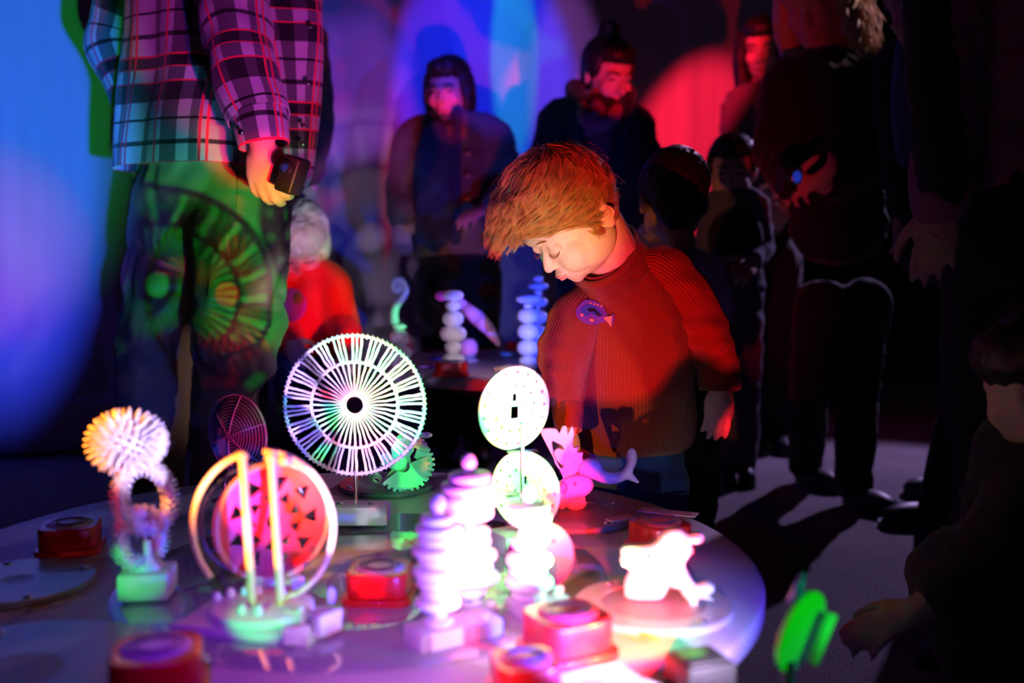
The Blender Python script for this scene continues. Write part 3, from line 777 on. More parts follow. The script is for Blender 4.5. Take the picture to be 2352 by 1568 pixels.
blond_hair=mat('blond hair',(.62,.42,.22),.45,bump=(110,.6,.003))
jean=cloth('dark jeans',(.03,.05,.12))

# --- adult in the open olive jacket
t,pt,R=crowd_person('adult in an open olive jacket over a dark blue top, before the curtain',3.75,(1030,207),(-.28,-.93,-.22),(-.03,-.1,1),1.0,
  sh=((1120,300),(965,305)),hip=(1055,575),w=.17,d=.13,
  arms=({'j':((1135,318),(1172,430,-.05),(1130,478,-.28)),'d':(-.7,-.5,-.2),'n':(0,-.3,1),'s':.95},{'j':((950,322),(925,430),(922,500,-.1)),'d':(0,-.1,-1),'n':(-.3,-1,0),'side':-1}),
  legs=(((1095,640),(1100,800)),((1010,640),(1015,800))),mats=(cloth('olive jacket cloth',(.17,.15,.10)),blackc,brown_hair,blk_sh),hair='bob',sleeve=.062)
def patch(name,c,rad,fdir,m,t,up=(0,0,1)):
    f,u,l=basis(fdir,up); R_=Matrix((l,f,u)).transposed(); mb=MB(); mb.ell(c,rad,R_); return mb.build(name,m,t,world=True)
patch('dark_top',P(1000,430,3.62),(.085,.028,.24),(-.1,-1,0),cloth('navy top',(.03,.05,.11)),t)
for k in range(4):
    mb=MB(); mb.ell(P(1074,352+k*52,3.60),.011); mb.build('snap_button',mat('brass snap',(.8,.55,.3),.35,metal=.6),t,world=True)
for a,b_ in (((1052,262),(1046,430)),((985,275),(968,430))):
    mb=MB(); mb.chain(spline([P(a[0],a[1],3.66),P((a[0]+b_[0])/2-3,(a[1]+b_[1])/2,3.61),P(b_[0],b_[1]+120,3.60)],4),[.022]*9); mb.blob('jacket_edge',t.children[1].data.materials[0],t,voxel=.008,it=3)

# --- adult with the topknot in the dark coat
t,pt,R=crowd_person('adult with a black topknot, dark coat and red lit scarf, looking down',3.62,(1397,172),(.42,-.80,-.36),(.06,-.15,1),1.08,
  sh=((1452,275),(1290,262)),hip=(1375,560),w=.165,d=.12,
  arms=({'j':((1462,290),(1492,400),(1500,505,-.08))},{'j':((1272,285),(1245,400),(1250,505,-.05)),'side':-1}),
  legs=(((1415,640),(1420,800)),((1340,640),(1335,800))),mats=(cloth('dark coat',(.022,.016,.014)),blackc,dark_hair,blk_sh),hair='bun',sleeve=.058)
mb=MB(); sc_=[P(1338,250,3.56),P(1348,276,3.49),P(1372,288,3.46),P(1398,278,3.47),P(1418,254,3.54)]
mb.chain(spline(sc_,4),[.024]*17); mb.cone(P(1365,270,3.47),P(1352,300,3.47),.024,.016); mb.blob('scarf',cloth('wine scarf',(.32,.06,.08)),t,voxel=.007,it=2,fold=(.005,40,1))
patch('shirt',P(1370,360,3.51),(.055,.03,.20),(.1,-1,0),cloth('maroon shirt',(.16,.03,.04)),t)
mb=MB(); mb.chain([P(1320,205,3.68),P(1330,250,3.58),P(1345,330,3.50),P(1352,470,3.49)],[.04,.036,.026,.02]); mb.chain([P(1440,215,3.64),P(1434,250,3.55),P(1412,330,3.50),P(1405,470,3.49)],[.036,.032,.024,.018]); 
mb.blob('lapels',cloth('dark coat',(.022,.016,.014)),t,voxel=.009,it=3)

# --- child seen from behind, right of the boy
t,pt,R=crowd_person('dark haired child seen from behind just right of the boy\'s head',2.5,(1545,462),(-.1,.98,-.15),(0,.1,1),1.02,kid=True,
  sh=((1530,640),(1625,640)),hip=(1580,860),w=.105,d=.085,arms=({'j':((1640,655),(1668,740),(1660,820,.05))},{'j':((1515,650),(1490,740),(1500,820,.05)),'side':-1}),
  legs=(((1605,940),(1605,1050)),((1555,940),(1555,1050))),mats=(cloth('grey green child jumper',(.13,.12,.14)),blackc,dark_hair,blk_sh),hair='short',sleeve=.043,legr=(.065,.045),shoeL=.17,yaw=0,eyes=False)
for ch in t.children:
    pass
# --- child in the vest, facing
t,pt,R=crowd_person('small child in a black vest over a pale violet shirt, right of the boy',3.35,(1680,392),(-.25,-.95,-.2),(0,-.1,1),.98,kid=True,
  sh=((1725,478),(1650,478)),hip=(1690,660),w=.10,d=.08,arms=({'j':((1735,492),(1752,570),(1725,600,-.12))},{'j':((1640,492),(1622,580),(1635,640,-.06)),'side':-1}),
  legs=(((1712,740),(1712,840)),((1668,740),(1668,840))),mats=(cloth('pale violet shirt',(.12,.10,.16)),cloth('lilac grey trousers',(.10,.07,.14)),dark_hair,blk_sh),sleeve=.04,legr=(.065,.045),shoeL=.16)
mb=MB(); mb.ell(P(1688,548,3.29),(.095,.058,.105)); mb.blob('vest',blackc,t,voxel=.01,it=3)

# --- toddler in red
redc=cloth('red sweatshirt',(.80,.05,.04))
t,pt,R=crowd_person('blond toddler in a red sweatshirt bending down beside the plaid shirt',3.05,(690,558),(.10,-.72,-.66),(.05,-.70,.70),1.02,kid=True,
  sh=((758,648,.05),(665,650,.05)),hip=(706,800,.08),w=.115,d=.10,arms=({'j':((768,664,.03),(790,745),(800,795,-.15)),'s':.8},{'j':((655,670,.03),(645,740),(668,785,-.12)),'side':-1,'s':.8}),
  legs=(((735,880,.08),(735,960,.08)),((680,880,.08),(680,960,.08))),mats=(redc,jean,None,blk_sh),hair=None,sleeve=.05,legr=(.068,.05),shoeL=.16,sk=skin,eyes=False)
mb=MB(); k=1.02
for a,b_,c_,r in ((0,-.020,.036,(.088,.098,.090)),(0,.03,.055,(.078,.070,.062)),(0,-.06,-.01,(.07,.05,.06)),(.07,.0,.0,(.018,.05,.055)),(-.07,0,0,(.018,.05,.055))):
    mb.ell(pt(a,b_,c_),[z*k for z in r],R)
mb.blob('hair',mat('pale blond hair',(.72,.60,.48),.4,bump=(120,.6,.003)),t,voxel=.006,it=2,fold=(.005,45,.3))
for sx in (-1,1):
    mb=MB(); mb.tube([pt(sx*.016,.081,-.006),pt(sx*.03,.080,-.010),pt(sx*.044,.072,-.006)],.002,6); mb.build('eyelashes',brown_hair,t,world=True)
patch('shirt_print',P(668,700,2.90),(.05,.008,.05),(-.2,-1,.2),mat('violet print',(.45,.12,.55),.6),t)
patch('shirt_print',P(684,686,2.895),(.017,.008,.02),(-.2,-1,.2),mat('green print',(.2,.3,.06),.6),t)

# --- adult behind the plaid shirt
t,pt,R=crowd_person('adult in a dark olive jacket, mostly hidden behind the plaid shirt',3.15,(600,-70),(.3,-.9,-.3),(0,0,1),1.0,
  sh=((690,45),(510,45)),hip=(590,400),w=.16,d=.11,arms=({'j':((700,90),(722,280),(708,400,.02)),'s':.9},{'j':((500,90),(480,300),(480,440)),'side':-1}),
  legs=(((560,560),(560,740)),((500,560),(500,740))),mats=(cloth('dark olive coat',(.12,.10,.05)),blackc,dark_hair,blk_sh),sleeve=.062,eyes=False)

# --- long haired blond adult in black, holding a camera
t,pt,R=crowd_person('adult in black with long backlit blond hair, holding a small camera',3.15,(1868,5),(-.45,-.75,-.45),(-.25,-.35,.9),1.12,
  sh=((1985,165),(1815,175)),hip=(1925,520),w=.155,d=.12,arms=({'j':((2005,195),(2035,370),(1905,425,-.20)),'d':(-1,-.3,0),'n':(0,-.3,1),'curl':.7,'s':.95},{'j':((1800,200),(1775,350),(1818,430,-.22)),'side':-1,'curl':.7,'d':(.5,-.4,.1),'n':(0,-.5,-1)}),
  legs=(((1985,700),(1972,860),(1962,1080,-.1)),((1885,700),(1866,850),(1850,1000,.2))),mats=(blackc,blackc,brown_hair,blk_sh),hair=None,sleeve=.06,legr=(.082,.055),yaw=PI*.85,eyes=False)
mb=MB()
for a,b_,c_,r in ((0,-.03,.04,(.09,.10,.095)),(0,.03,.06,(.08,.08,.06)),(0,-.08,-.05,(.085,.06,.12)),(.085,-.01,-.06,(.035,.06,.12)),(-.085,-.01,-.06,(.03,.05,.11)),(.10,.02,-.11,(.03,.04,.06))):
    mb.ell(pt(a,b_,c_),[z*1.12 for z in r],R)
mb.blob('hair',blond_hair,t,voxel=.008,it=2,fold=(.010,30,.3))
mb=MB()
for k in range(70):
    a=random.uniform(-.12,.14); p0=pt(.09+random.uniform(-.02,.03),-.04+random.uniform(-.05,.05),random.uniform(-.1,.03))
    mb.tube(spline([p0,p0+V(.03+random.uniform(0,.03),0,-.04),p0+V(.04+random.uniform(-.01,.05),-.02,-.10-random.uniform(0,.05))],4),[.003]*4+[.0025]*4+[.001],5)
mb.build('loose_strands',blond_hair,t,world=True)
c=P(1808,412,2.84)
tc=empty('pocket_camera',c,.5,'small black camera with a blue glowing lens, held by the adult in black','camera')
MB().box((0,0,0),(.055,.028,.072),.004).build('camera_body',blk_sh,tc)
MB().rcyl((-.004,-.014,.004),(-.004,-.042,.004),.023,.003).build('lens_barrel',blk_sh,tc)
mb=MB(); mb.ring((-.004,-.043,.004),.019,.0022,(0,-1,0),seg=32); mb.build('lens_ring',steel,tc)
mb=MB(); mb.lathe([(.016,0),(.008,.003),(0,.004)],(-.004,-.042,.004),(0,-1,0),n=24); mb.build('lens_glass',emat('blue glowing glass',(.02,.05,.6),.5),tc)  # lens glow is emission put into the glass

# --- woman with long dark hair behind
t,pt,R=crowd_person('adult with long dark hair and a grey top, behind the blond adult',3.95,(1752,112),(-.35,-.9,-.25),(0,0,1),1.0,
  sh=((1815,235),(1700,235)),hip=(1760,490),w=.15,d=.11,arms=({'j':((1825,255),(1840,390),(1800,470,-.1))},{'j':((1690,255),(1690,390),(1712,468,-.22)),'side':-1,'d':(.3,-.8,.1)}),
  legs=(((1785,600),(1790,780)),((1735,600),(1730,780))),mats=(cloth('grey top',(.15,.12,.15)),blackc,dark_hair,blk_sh),hair='long')

# --- adult with a hand at the chin
t,pt,R=crowd_person('adult in a dark coat over a blue shirt, one hand raised to the chin',2.75,(2105,-20),(-.55,-.8,-.15),(0,0,1),1.05,
  sh=((2200,150),(2060,150)),hip=(2205,560),w=.17,d=.13,arms=({'j':((2215,180),(2190,330,-.10),(2125,120,-.30)),'d':(-.55,-.2,.8),'n':(-.3,-1,0),'curl':.8},{'j':((2050,180),(2070,330),(2080,480)),'side':-1}),
  legs=(((2235,720),(2215,950),(2150,1200,.1)),((2240,720),(2225,920),(2185,1130,.45))),mats=(blackc,blackc,dark_hair,blk_sh),yaw=-PI*.56,legr=(.08,.05))
patch('blue_shirt',P(2082,210,2.62),(.038,.03,.20),(-.3,-1,0),cloth('slate blue shirt',(.10,.12,.26)),t)

# --- right edge person
t,pt,R=crowd_person('adult at the right edge in mauve jumper and black coat, ringed hand hanging',2.15,(2300,-330),(-.8,-.5,-.1),(0,0,1),1.05,
  sh=((2370,-120),(2200,-120)),hip=(2330,420),w=.17,d=.13,arms=({'j':((2190,-90,-.05),(2170,240,-.08),(2160,475,-.12)),'d':(-.12,-.05,-1),'n':(-.5,-1,0),'curl':.45,'s':1.05},),
  legs=(((2330,640),(2315,960),(2330,1230)),((2370,640),(2370,960),(2390,1230))),mats=(cloth('mauve jumper',(.30,.12,.20)),blackc,dark_hair,blk_sh),sleeve=.07,legr=(.15,.07),yaw=-PI*.62,shoeL=.27,eyes=False)
mb=MB(); mb.chain([P(2130,-60,2.08),P(2150,200,2.04),P(2165,440,2.02)],[.05,.055,.050]); mb.blob('coat_sleeve',blackc,t,voxel=.012,it=4,fold=(.006,10,.6))
mb=MB(); mb.chain([P(2380,260,2.15),P(2370,600,2.15),P(2365,900,2.15)],[.13,.17,.17]); mb.chain([P(2360,300,2.1),P(2300,520,2.1),P(2300,800,2.15)],[.05,.09,.12]); mb.blob('long_coat',blackc,t,voxel=.014,it=5,fold=(.008,7,.5))
mb=MB(); mb.ring(P(2143,542,2.0),.010,.0016,(0,0,1),seg=20,n=6); mb.build('finger_ring',steel,t,world=True)

# --- crouching person bottom right
t=empty('person',P(2290,1400,1.55)*1,0,'dark crouching person at the bottom right, one hand resting beside the knee','person'); t.location.z=0
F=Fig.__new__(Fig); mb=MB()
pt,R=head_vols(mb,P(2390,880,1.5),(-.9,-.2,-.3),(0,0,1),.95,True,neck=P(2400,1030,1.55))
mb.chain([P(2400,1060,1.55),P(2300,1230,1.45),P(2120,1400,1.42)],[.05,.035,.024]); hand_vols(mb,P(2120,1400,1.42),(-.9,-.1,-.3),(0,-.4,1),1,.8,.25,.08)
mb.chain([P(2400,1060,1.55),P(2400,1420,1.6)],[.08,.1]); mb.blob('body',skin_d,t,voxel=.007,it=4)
mb=MB(); mb.chain([P(2400,1080,1.55),P(2400,1450,1.6)],[.11,.14]); mb.chain([P(2370,1110,1.5),P(2290,1240,1.45),P(2170,1365,1.42)],[.055,.05,.038]); mb.blob('jacket',blackc,t,voxel=.012,it=4,fold=(.006,10,.6))
mb=MB(); mb.chain([P(2400,1470,1.6),P(2215,1330,1.55),P(2270,1560,1.62)],[.12,.085,.06]); mb.chain([P(2400,1500,1.7),P(2230,1400,1.75),P(2290,1510,1.85)],[.11,.08,.06]); 
mb.blob('trousers',darkc,t,voxel=.012,it=4,fold=(.006,10,.6))
fp=P(2270,1575,1.62); shoe('shoe',fp,-PI*.5,.22,blk_sh,t); fp=P(2290,1510,1.85); shoe('shoe',fp,-PI*.5,.22,blk_sh,t)
mb=MB(); 
for a,b_,c_,r in ((0,-.020,.036,(.086,.096,.088)),(0,.03,.06,(.07,.065,.05))): mb.ell(pt(a,b_,c_),[z*.95 for z in r],R)
mb.blob('hair',dark_hair,t,voxel=.007,it=2,fold=(.004,40,.3))
# ================================================================ the two main figures
def frames(pts,rad,flat=1.0,up=(0,-1,0)):
    """rings perpendicular to a path, for loft()"""
    pts=[Vector(p) for p in pts]; out=[]; N=len(pts); up=Vector(up)
    for i,p in enumerate(pts):
        t=(pts[min(i+1,N-1)]-pts[max(i-1,0)]).normalized()
        y=(up-t*up.dot(t)).normalized(); x=y.cross(t)
        r=rad[i]; out.append((p,x*r,y*r*flat))
    return out
def uvmat(name,col,rough,build,**k):
    m=mat(name,col,rough,**k); nt,b=nodes(m)
    uv=nt.nodes.new('ShaderNodeUVMap'); sp=nt.nodes.new('ShaderNodeSeparateXYZ'); nt.links.new(uv.outputs['UV'],sp.inputs['Vector'])
    build(nt,b,sp.outputs['X'],sp.outputs['Y']); return m
def M_(nt,op,a,b=None,c=None):
    n=nt.nodes.new('ShaderNodeMath'); n.operation=op
    for i,v in enumerate((a,b,c)):
        if v is None: continue
        if isinstance(v,(int,float)): n.inputs[i].default_value=v
        else: nt.links.new(v,n.inputs[i])
    return n.outputs[0]
def ramp(nt,fac,stops,const=True):
    r=nt.nodes.new('ShaderNodeValToRGB'); r.color_ramp.interpolation='CONSTANT' if const else 'LINEAR'
    els=r.color_ramp.elements
    while len(els)<len(stops): els.new(.5)
    for e,(p,c) in zip(els,stops): e.position=p; e.color=(*c,1) if hasattr(c,'__len__') else (c,c,c,1)
    nt.links.new(fac,r.inputs['Fac']); return r.outputs['Color']
# ribbed knit: u counts ribs, v metres
def knit(nt,b,u,v,st=.0042,depth=.0018):
    rib=M_(nt,'SINE',M_(nt,'MULTIPLY',u,2*PI))
    # every stitch leans: v phase shifts with the rib
    ph=M_(nt,'ADD',M_(nt,'MULTIPLY',v,2*PI/st),M_(nt,'MULTIPLY',M_(nt,'ABSOLUTE',rib),1.6))
    stch=M_(nt,'SINE',ph)
    ribp=M_(nt,'POWER',M_(nt,'ADD',M_(nt,'MULTIPLY',rib,.5),.5),.6)
    h=M_(nt,'ADD',ribp,M_(nt,'MULTIPLY',M_(nt,'MULTIPLY',stch,ribp),.22))
    tc=nt.nodes.new('ShaderNodeTexCoord'); n=nt.nodes.new('ShaderNodeTexNoise'); n.inputs['Scale'].default_value=700
    nt.links.new(tc.outputs['Object'],n.inputs['Vector']); h=M_(nt,'ADD',h,M_(nt,'MULTIPLY',n.outputs['Fac'],.25))
    bp=nt.nodes.new('ShaderNodeBump'); bp.inputs['Strength'].default_value=1; bp.inputs['Distance'].default_value=depth
    nt.links.new(h,bp.inputs['Height']); nt.links.new(bp.outputs['Normal'],b.inputs['Normal'])
wool=uvmat('rust red ribbed wool',(.24,.042,.014),.9,knit,spec=.12,sheen=.3)
wool_cuff=uvmat('rust red cuff',(.22,.038,.013),.9,lambda nt,b,u,v: knit(nt,b,u,v,.004,.0008),spec=.12,sheen=.3)

# ---------------------------------------------------------------- THE BOY
t=empty('person',(P(1450,1050,1.98).x,1.97,0),0,'strawberry blond boy in rust red ribbed jumper with a fish patch, head bowed','person')
boy=t
HC=P(1308,496,1.86); hf=Vector((-.60,-.27,-.74)); hu=Vector((-.66,-.34,.66))
mb=MB()
nb=P(1408,590,1.95)
pt,R=head_vols(mb,HC,hf,hu,1.12,True,neck=None)
mb.cone(pt(.0,-.025,-.055),nb,.050,.054); mb.cone(nb,P(1440,680,1.97),.055,.08); mb.cone(pt(.0,.0,-.05),P(1395,585,1.92),.04,.046)
# arms inside the sleeves, hands outside
Lp=[P(1560,660,1.97),P(1640,790,1.96),P(1652,890,1.93)]; Rp=[P(1330,700,1.95),P(1290,840,1.90),P(1304,975,1.87)]
for q in (Lp,Rp): mb.cone(P(1440,680,1.97),q[0],.05,.03); mb.chain(q,[.03,.027,.022])
hand_vols(mb,P(1652,893,1.925),(-.05,-.05,-1),(.12,-1,0),-1,.66,(.30,.34,.30,.26),.08,.35,1.28)
hand_vols(mb,P(1304,985,1.87),(.02,-.05,-1),(-.5,-1,0),1,.60,.3,.08,.5,1.25)
body=mb.blob('body',skin,t,voxel=.0032,it=5)
# face details
lash=mat('brown lashes',(.22,.08,.03),.6); lipm=mat('child lips',(.80,.32,.28),.4,sss=.1)
for sx in (-1,1):
    c0=[(sx*.016,.0775,-.0085),(sx*.023,.0800,-.0115),(sx*.031,.0795,-.0125),(sx*.039,.0765,-.0110),(sx*.045,.0715,-.0075)]
    mb=MB(); mb.tube([pt(*q) for q in spline(c0,3)],.0007,6)
    for k in range(12):
        q=Vector(c0[0]).lerp(Vector(c0[-1]),k/11); w=.0062*math.sin(PI*(k+1)/13); y=spline(c0,3)[min(k,12)]
        mb.tube([pt(*y),pt(y[0]+sx*.0006,y[1]+.0025,y[2]-.0020),pt(y[0]+sx*.001,y[1]+.0045,y[2]-.0025)],[.0004,.0003,.0001],4)
    mb.build('eyelashes',lash,t,world=True)
    mb=MB()
    for k in range(26):
        q=k/25; x=sx*(.013+.026*q); z=.0185+.003*math.sin(q*PI); y=.0835-.007*q*q
        mb.tube([pt(x,y,z),pt(x+sx*.004,y-.0005,z+.0015),pt(x+sx*.008,y-.003,z+.001)],[.0003,.0003,.0001],4)
    mb.build('eyebrow',mat('fair brow',(.55,.25,.08),.6),t,world=True)
mb=MB(); mb.tube(spline([pt(-.015,.0805,-.0545),pt(-.006,.0875,-.0525),pt(0,.0885,-.0535),pt(.006,.0875,-.0525),pt(.015,.0805,-.0545)],3),.0030,8); mb.tube(spline([pt(-.012,.080,-.0585),pt(0,.0865,-.0605),pt(.012,.080,-.0585)],3),.0034,8)
mb.build('lips',lipm,t,world=True)
mb=MB(); mb.ring(pt(.0835,-.013,-.008),.0125,.0028,R@Vector((1,.1,0)),seg=28,n=8,rx=.021); mb.build('ear_rim',skin,t,world=True)

# hair: scalp cap plus locks of strands flowing from the crown
hm=mat('strawberry blond hair',(.60,.27,.085),.38,spec=.5,coat=.1)
s_=1.12
CEN=Vector((0,-.002,.030)); RAD=Vector((.083,.090,.088))
def hp_(d,h=1.0): return Vector((CEN.x+RAD.x*d.x*h,CEN.y+RAD.y*d.y*h,CEN.z+RAD.z*d.z*h))
whorl=Vector((.12,-.42,.90)).normalized()
mb=MB(); mb.ell(pt(*CEN),[r*s_*.985 for r in RAD],R,u=40,v=28)
mb.ell(pt(0,-.034,-.010),[.068*s_,.046*s_,.058*s_],R)
capm=mb.mesh('hair_cap')
# cut the cap away below the hairline
bm=bmesh.new(); bm.from_mesh(capm); Ri=R.inverted()
def loc(p): return (Ri@(p-HC))/s_
def hairline(l):
    # lowest allowed height (local u) as a function of the forward coordinate
    if l.y>.05: return .034-(abs(l.x)>.05)*.010
    if l.y>.0: return l.y*.66
    return -.055
dele=[v for v in bm.verts if loc(v.co).z<hairline(loc(v.co))]
bmesh.ops.delete(bm,geom=dele,context='VERTS'); bm.to_mesh(capm); bm.free()
hair=link_mesh('hair',capm,hm,t,True,True)
s=hair.modifiers.new('th','SOLIDIFY'); s.thickness=.003
rnd=random.Random(5)
def strand(d0,L,seed,lift,wav):
    d=d0.copy(); out=[]; n=8
    for k in range(n+1):
        q=k/n
        hh=1.0+lift*math.sin(min(q*1.2,1)*PI*.66)+.012*math.sin(q*8+seed)*q
        out.append(hp_(d,hh))
        flow=(d-whorl*d.dot(whorl)); flow=flow.normalized() if flow.length>.05 else Vector((rnd.uniform(-1,1),rnd.uniform(-1,1),0)).normalized()
        sw=whorl.cross(d)
        flow=flow+Vector((0,.35,-.05))*(d.y>-.3)+sw*.5+sw*wav*math.sin(q*6+seed*3)
        tng=(flow-d*flow.dot(d)).normalized()
        d=(d+tng*(L/n)/.09).normalized()
    return out
hc=bpy.data.curves.new('hair','CURVE'); hc.dimensions='3D'; hc.bevel_depth=.00042; hc.bevel_resolution=0; hc.use_fill_caps=False
def add_strand(pts,rr):
    sp=hc.splines.new('POLY'); sp.points.add(len(pts)-1); co=[]
    for p in pts:
        w=pt(*p)-boy.location; co+=[w.x,w.y,w.z,1]
    sp.points.foreach_set('co',co); sp.points.foreach_set('radius',rr)
def g3(a): return Vector((rnd.gauss(0,a),rnd.gauss(0,a),rnd.gauss(0,a)))
locks=0
while locks<760:
    z=rnd.uniform(-.85,1); a=rnd.uniform(0,2*PI); r=math.sqrt(1-z*z); d=Vector((r*math.cos(a),r*math.sin(a),z))
    l=hp_(d)
    nape = l.y<-.035
    if l.z<(hairline(l)+.003 if not nape else -.062): continue
    if l.y>.03 and l.z<.035: continue
    locks+=1
    seed=rnd.uniform(0,6); L=rnd.uniform(.045,.085); lift=rnd.uniform(.05,.17); wav=rnd.uniform(.4,1.1)
    if d.y<-.2: L*=.75; lift*=.5; wav*=.6
    if nape and l.z<0: L=rnd.uniform(.025,.04); lift=.05
    if l.y>.03 and l.z<.075: L=rnd.uniform(.040,.062); lift=rnd.uniform(.06,.18)
    g=strand(d,L,seed,lift,wav); g=[tuple(q) for q in g]
    for jx in range(26):
        o1=g3(.0046); o2=g3(.0015); ln=rnd.randint(6,9); cv=rnd.uniform(-.002,.002)
        pts=[Vector(g[k])+o1*(1-k/8)**.8+o2*(k/8) for k in range(ln)]
        add_strand(pts,[1.0]*(ln-3)+[.85,.6,.25])
    if rnd.random()<.35:
        q0=strand(d,L*1.2,seed+1,lift+.10,1.4); o=g3(.0020); q0=[v+o*k*.6 for k,v in enumerate(q0)]
        q0=spline(q0,2); add_strand(q0,[.45]*(len(q0)-2)+[.3,.12])
down=Vector((R.inverted()@Vector((-.10,-.12,-1))).normalized())
for q_ in range(230):
    x=rnd.uniform(-.85,.50); z=rnd.uniform(.30,.80); y=math.sqrt(max(.05,1-x*x-z*z)) if x*x+z*z<1 else .2
    d=Vector((x,y,z)).normalized(); p=hp_(d,1.05); L=rnd.uniform(.024,.048)*(1 if x<.1 else .6); sd=rnd.uniform(0,6); n_=Vector((d.x,d.y,d.z))
    side=Vector((rnd.uniform(-.5,.3),0,0)); g=[]
    for k in range(9):
        q=k/8; g.append(p+n_*.016*math.sin(q*2.2)+(down+side*.5+Vector((0,.25,0)))*L*q**1.3+side*.012*math.sin(q*5+sd)+n_*.006*math.sin(q*7+sd)*q)
    for jx in range(22):
        o1=g3(.0042); o2=g3(.0014); ln=rnd.randint(6,9)
        add_strand([g[k]+o1*(1-k/8)**.8+o2*(k/8) for k in range(ln)],[.95]*(ln-3)+[.8,.55,.2])
tmp=bpy.data.objects.new('t',hc); C.objects.link(tmp); dg=bpy.context.evaluated_depsgraph_get(); dg.update()
hme=bpy.data.meshes.new_from_object(tmp.evaluated_get(dg)); bpy.data.objects.remove(tmp); bpy.data.curves.remove(hc)
link_mesh('hair_locks',hme,hm,t)

# jumper
px_m=FPX/1.97
def fold_t(p,a,v):
    r=noise.noise(Vector((p.x*11,p.y*11,p.z*9)))*.007
    r+= .0045*max(0,noise.noise(Vector((p.x*20+p.z*30,p.y*6,p.z*10)))) 
    return r
CL=(P(1342,648,1.905)-P(1444,517,1.98))/2; CY=Vector((.034,-.056,-.020))
c0=P(1393,584,1.945)
rings=[(c0,CL*.98,CY*.95),
 (P(1406,612,1.96),CL*1.20+V(0,0,.0),CY*1.32),
 (P(1424,648,1.965),V(-.085,-.012,-.038),V(.012,-.078,-.01)),
 (P(1442,705,1.975),V(-.108,-.01,-.018),V(.008,-.092,-.004)),
 (P(1450,790,1.98),V(-.120,0,-.004),V(.005,-.102,0)),
 (P(1454,880,1.98),V(-.126,0,0),V(0,-.108,0)),
 (P(1454,965,1.98),V(-.125,0,0),V(0,-.108,0)),
 (P(1452,1012,1.98),V(-.118,0,0),V(0,-.100,0)),
 (P(1450,1030,1.98),V(-.104,0,0),V(0,-.088,0))]
loft('jumper_body',rings,wool,t,seg=160,sub=12,urep=112,disp=fold_t,thick=.003)
def fold_s(p,a,v):
    return noise.noise(Vector((p.x*14,p.y*14,p.z*20)))*.009+.004*math.sin(p.z*150+math.sin(a)*2)*max(0,noise.noise(Vector((p.x*8,3,p.z*9)))+.15)
pL=[P(1452,625,1.985),P(1500,622,1.97),P(1556,668,1.972),P(1600,735,1.965),P(1628,795,1.95),P(1645,840,1.94)]
loft('sleeve',frames(pL,[.045,.062,.062,.057,.050,.044],1.0),wool,t,seg=120,sub=10,urep=56,disp=fold_s,thick=.003)
pR=[P(1392,668,1.975),P(1350,700,1.96),P(1316,750,1.93),P(1298,820,1.905),P(1296,890,1.88),P(1302,935,1.86)]
loft('sleeve',frames(pR,[.034,.050,.054,.050,.042,.032],1.0),wool,t,seg=96,sub=10,urep=50,disp=fold_s,thick=.003)
# cuffs, collar, hem
loft('cuff',frames([P(1646,832,1.938),P(1650,838,1.936),P(1652,865,1.932),P(1653,892,1.928),P(1653,896,1.928)],[.040,.0425,.0425,.0405,.036],1.0),wool_cuff,t,seg=72,sub=5,urep=40,thick=.003)
loft('cuff',frames([P(1302,930,1.862),P(1303,936,1.86),P(1305,965,1.85),P(1307,990,1.842)],[.028,.030,.028,.025],1.0),wool_cuff,t,seg=64,sub=5,urep=34,thick=.003)
up_=CL.cross(CY).normalized(); up_=up_ if up_.z>0 else -up_
loft('collar',[(c0-up_*.004,CL*1.07,CY*1.07),(c0+up_*.001,CL*1.06,CY*1.06),(c0+up_*.006,CL*1.01,CY*1.01),(c0+up_*.007,CL*.96,CY*.96),(c0+up_*.002,CL*.93,CY*.93)],wool_cuff,t,seg=120,sub=5,urep=80)
# second, inner neckline of the shirt below
loft('undershirt_collar',[(c0-up_*.006,CL*.95,CY*.97),(c0+up_*.006,CL*.84,CY*.86),(c0+up_*.002,CL*.80,CY*.82)],cloth('dark red tee',(.35,.03,.03)),t,seg=96,sub=4,urep=1)
# fish patch on the chest
def chest(px,py,off=.002):
    # point on the jumper front under a pixel
    d=(P(px,py,1)-CAM); best=None
    k=boy_bvh.ray_cast(CAM,d)
    return k
from mathutils.bvhtree import BVHTree
bmx=bmesh.new()
for c_ in boy.children:
    if c_.name.startswith('jumper_body') or c_.name.startswith('sleeve'): bmx.from_mesh(c_.data)
bmx.transform(Matrix.Translation(boy.location)); boy_bvh=BVHTree.FromBMesh(bmx)
FC=P(1362,722,1.89); FC=boy_bvh.ray_cast(CAM,(FC-CAM).normalized())[0]
fn=Vector((-.10,-1,.12)).normalized()
fx=Vector((1,0,-.18)); fx=(fx-fn*fx.dot(fn)).normalized(); fy=fn.cross(fx)
if fy.z<0: fy=-fy
FM=Matrix((( fx.x,fy.x,fn.x,0),(fx.y,fy.y,fn.y,0),(fx.z,fy.z,fn.z,0),(0,0,0,1)))
kf=1.89/FPX
def fish(name,pts,m,parent,off,th=.0035,sub=4):
    o=plate(name,[[(x*kf,y*kf) for x,y in pts]],m,None,th=th,bev=.0006,M=FM,sub=sub)
    bm=bmesh.new(); bm.from_mesh(o.data); bmesh.ops.triangulate(bm,faces=[f for f in bm.faces if len(f.verts)>4])
    for q in range(3): bmesh.ops.subdivide_edges(bm,edges=[e for e in bm.edges if e.calc_length()>.004],cuts=1,use_grid_fill=True)
    for v in bm.verts:
        h=v.co.dot(fn); base=v.co-fn*h
        hit=boy_bvh.ray_cast(FC+base+fn*.08,-fn)
        z=(hit[0]-FC).dot(fn) if hit[0] else 0
        z=max(min(z,.02),-.015)*.8
        v.co=FC+base+fn*(z+h+off-.003)-boy.location
    bm.to_mesh(o.data); bm.free(); o.parent=parent; return o
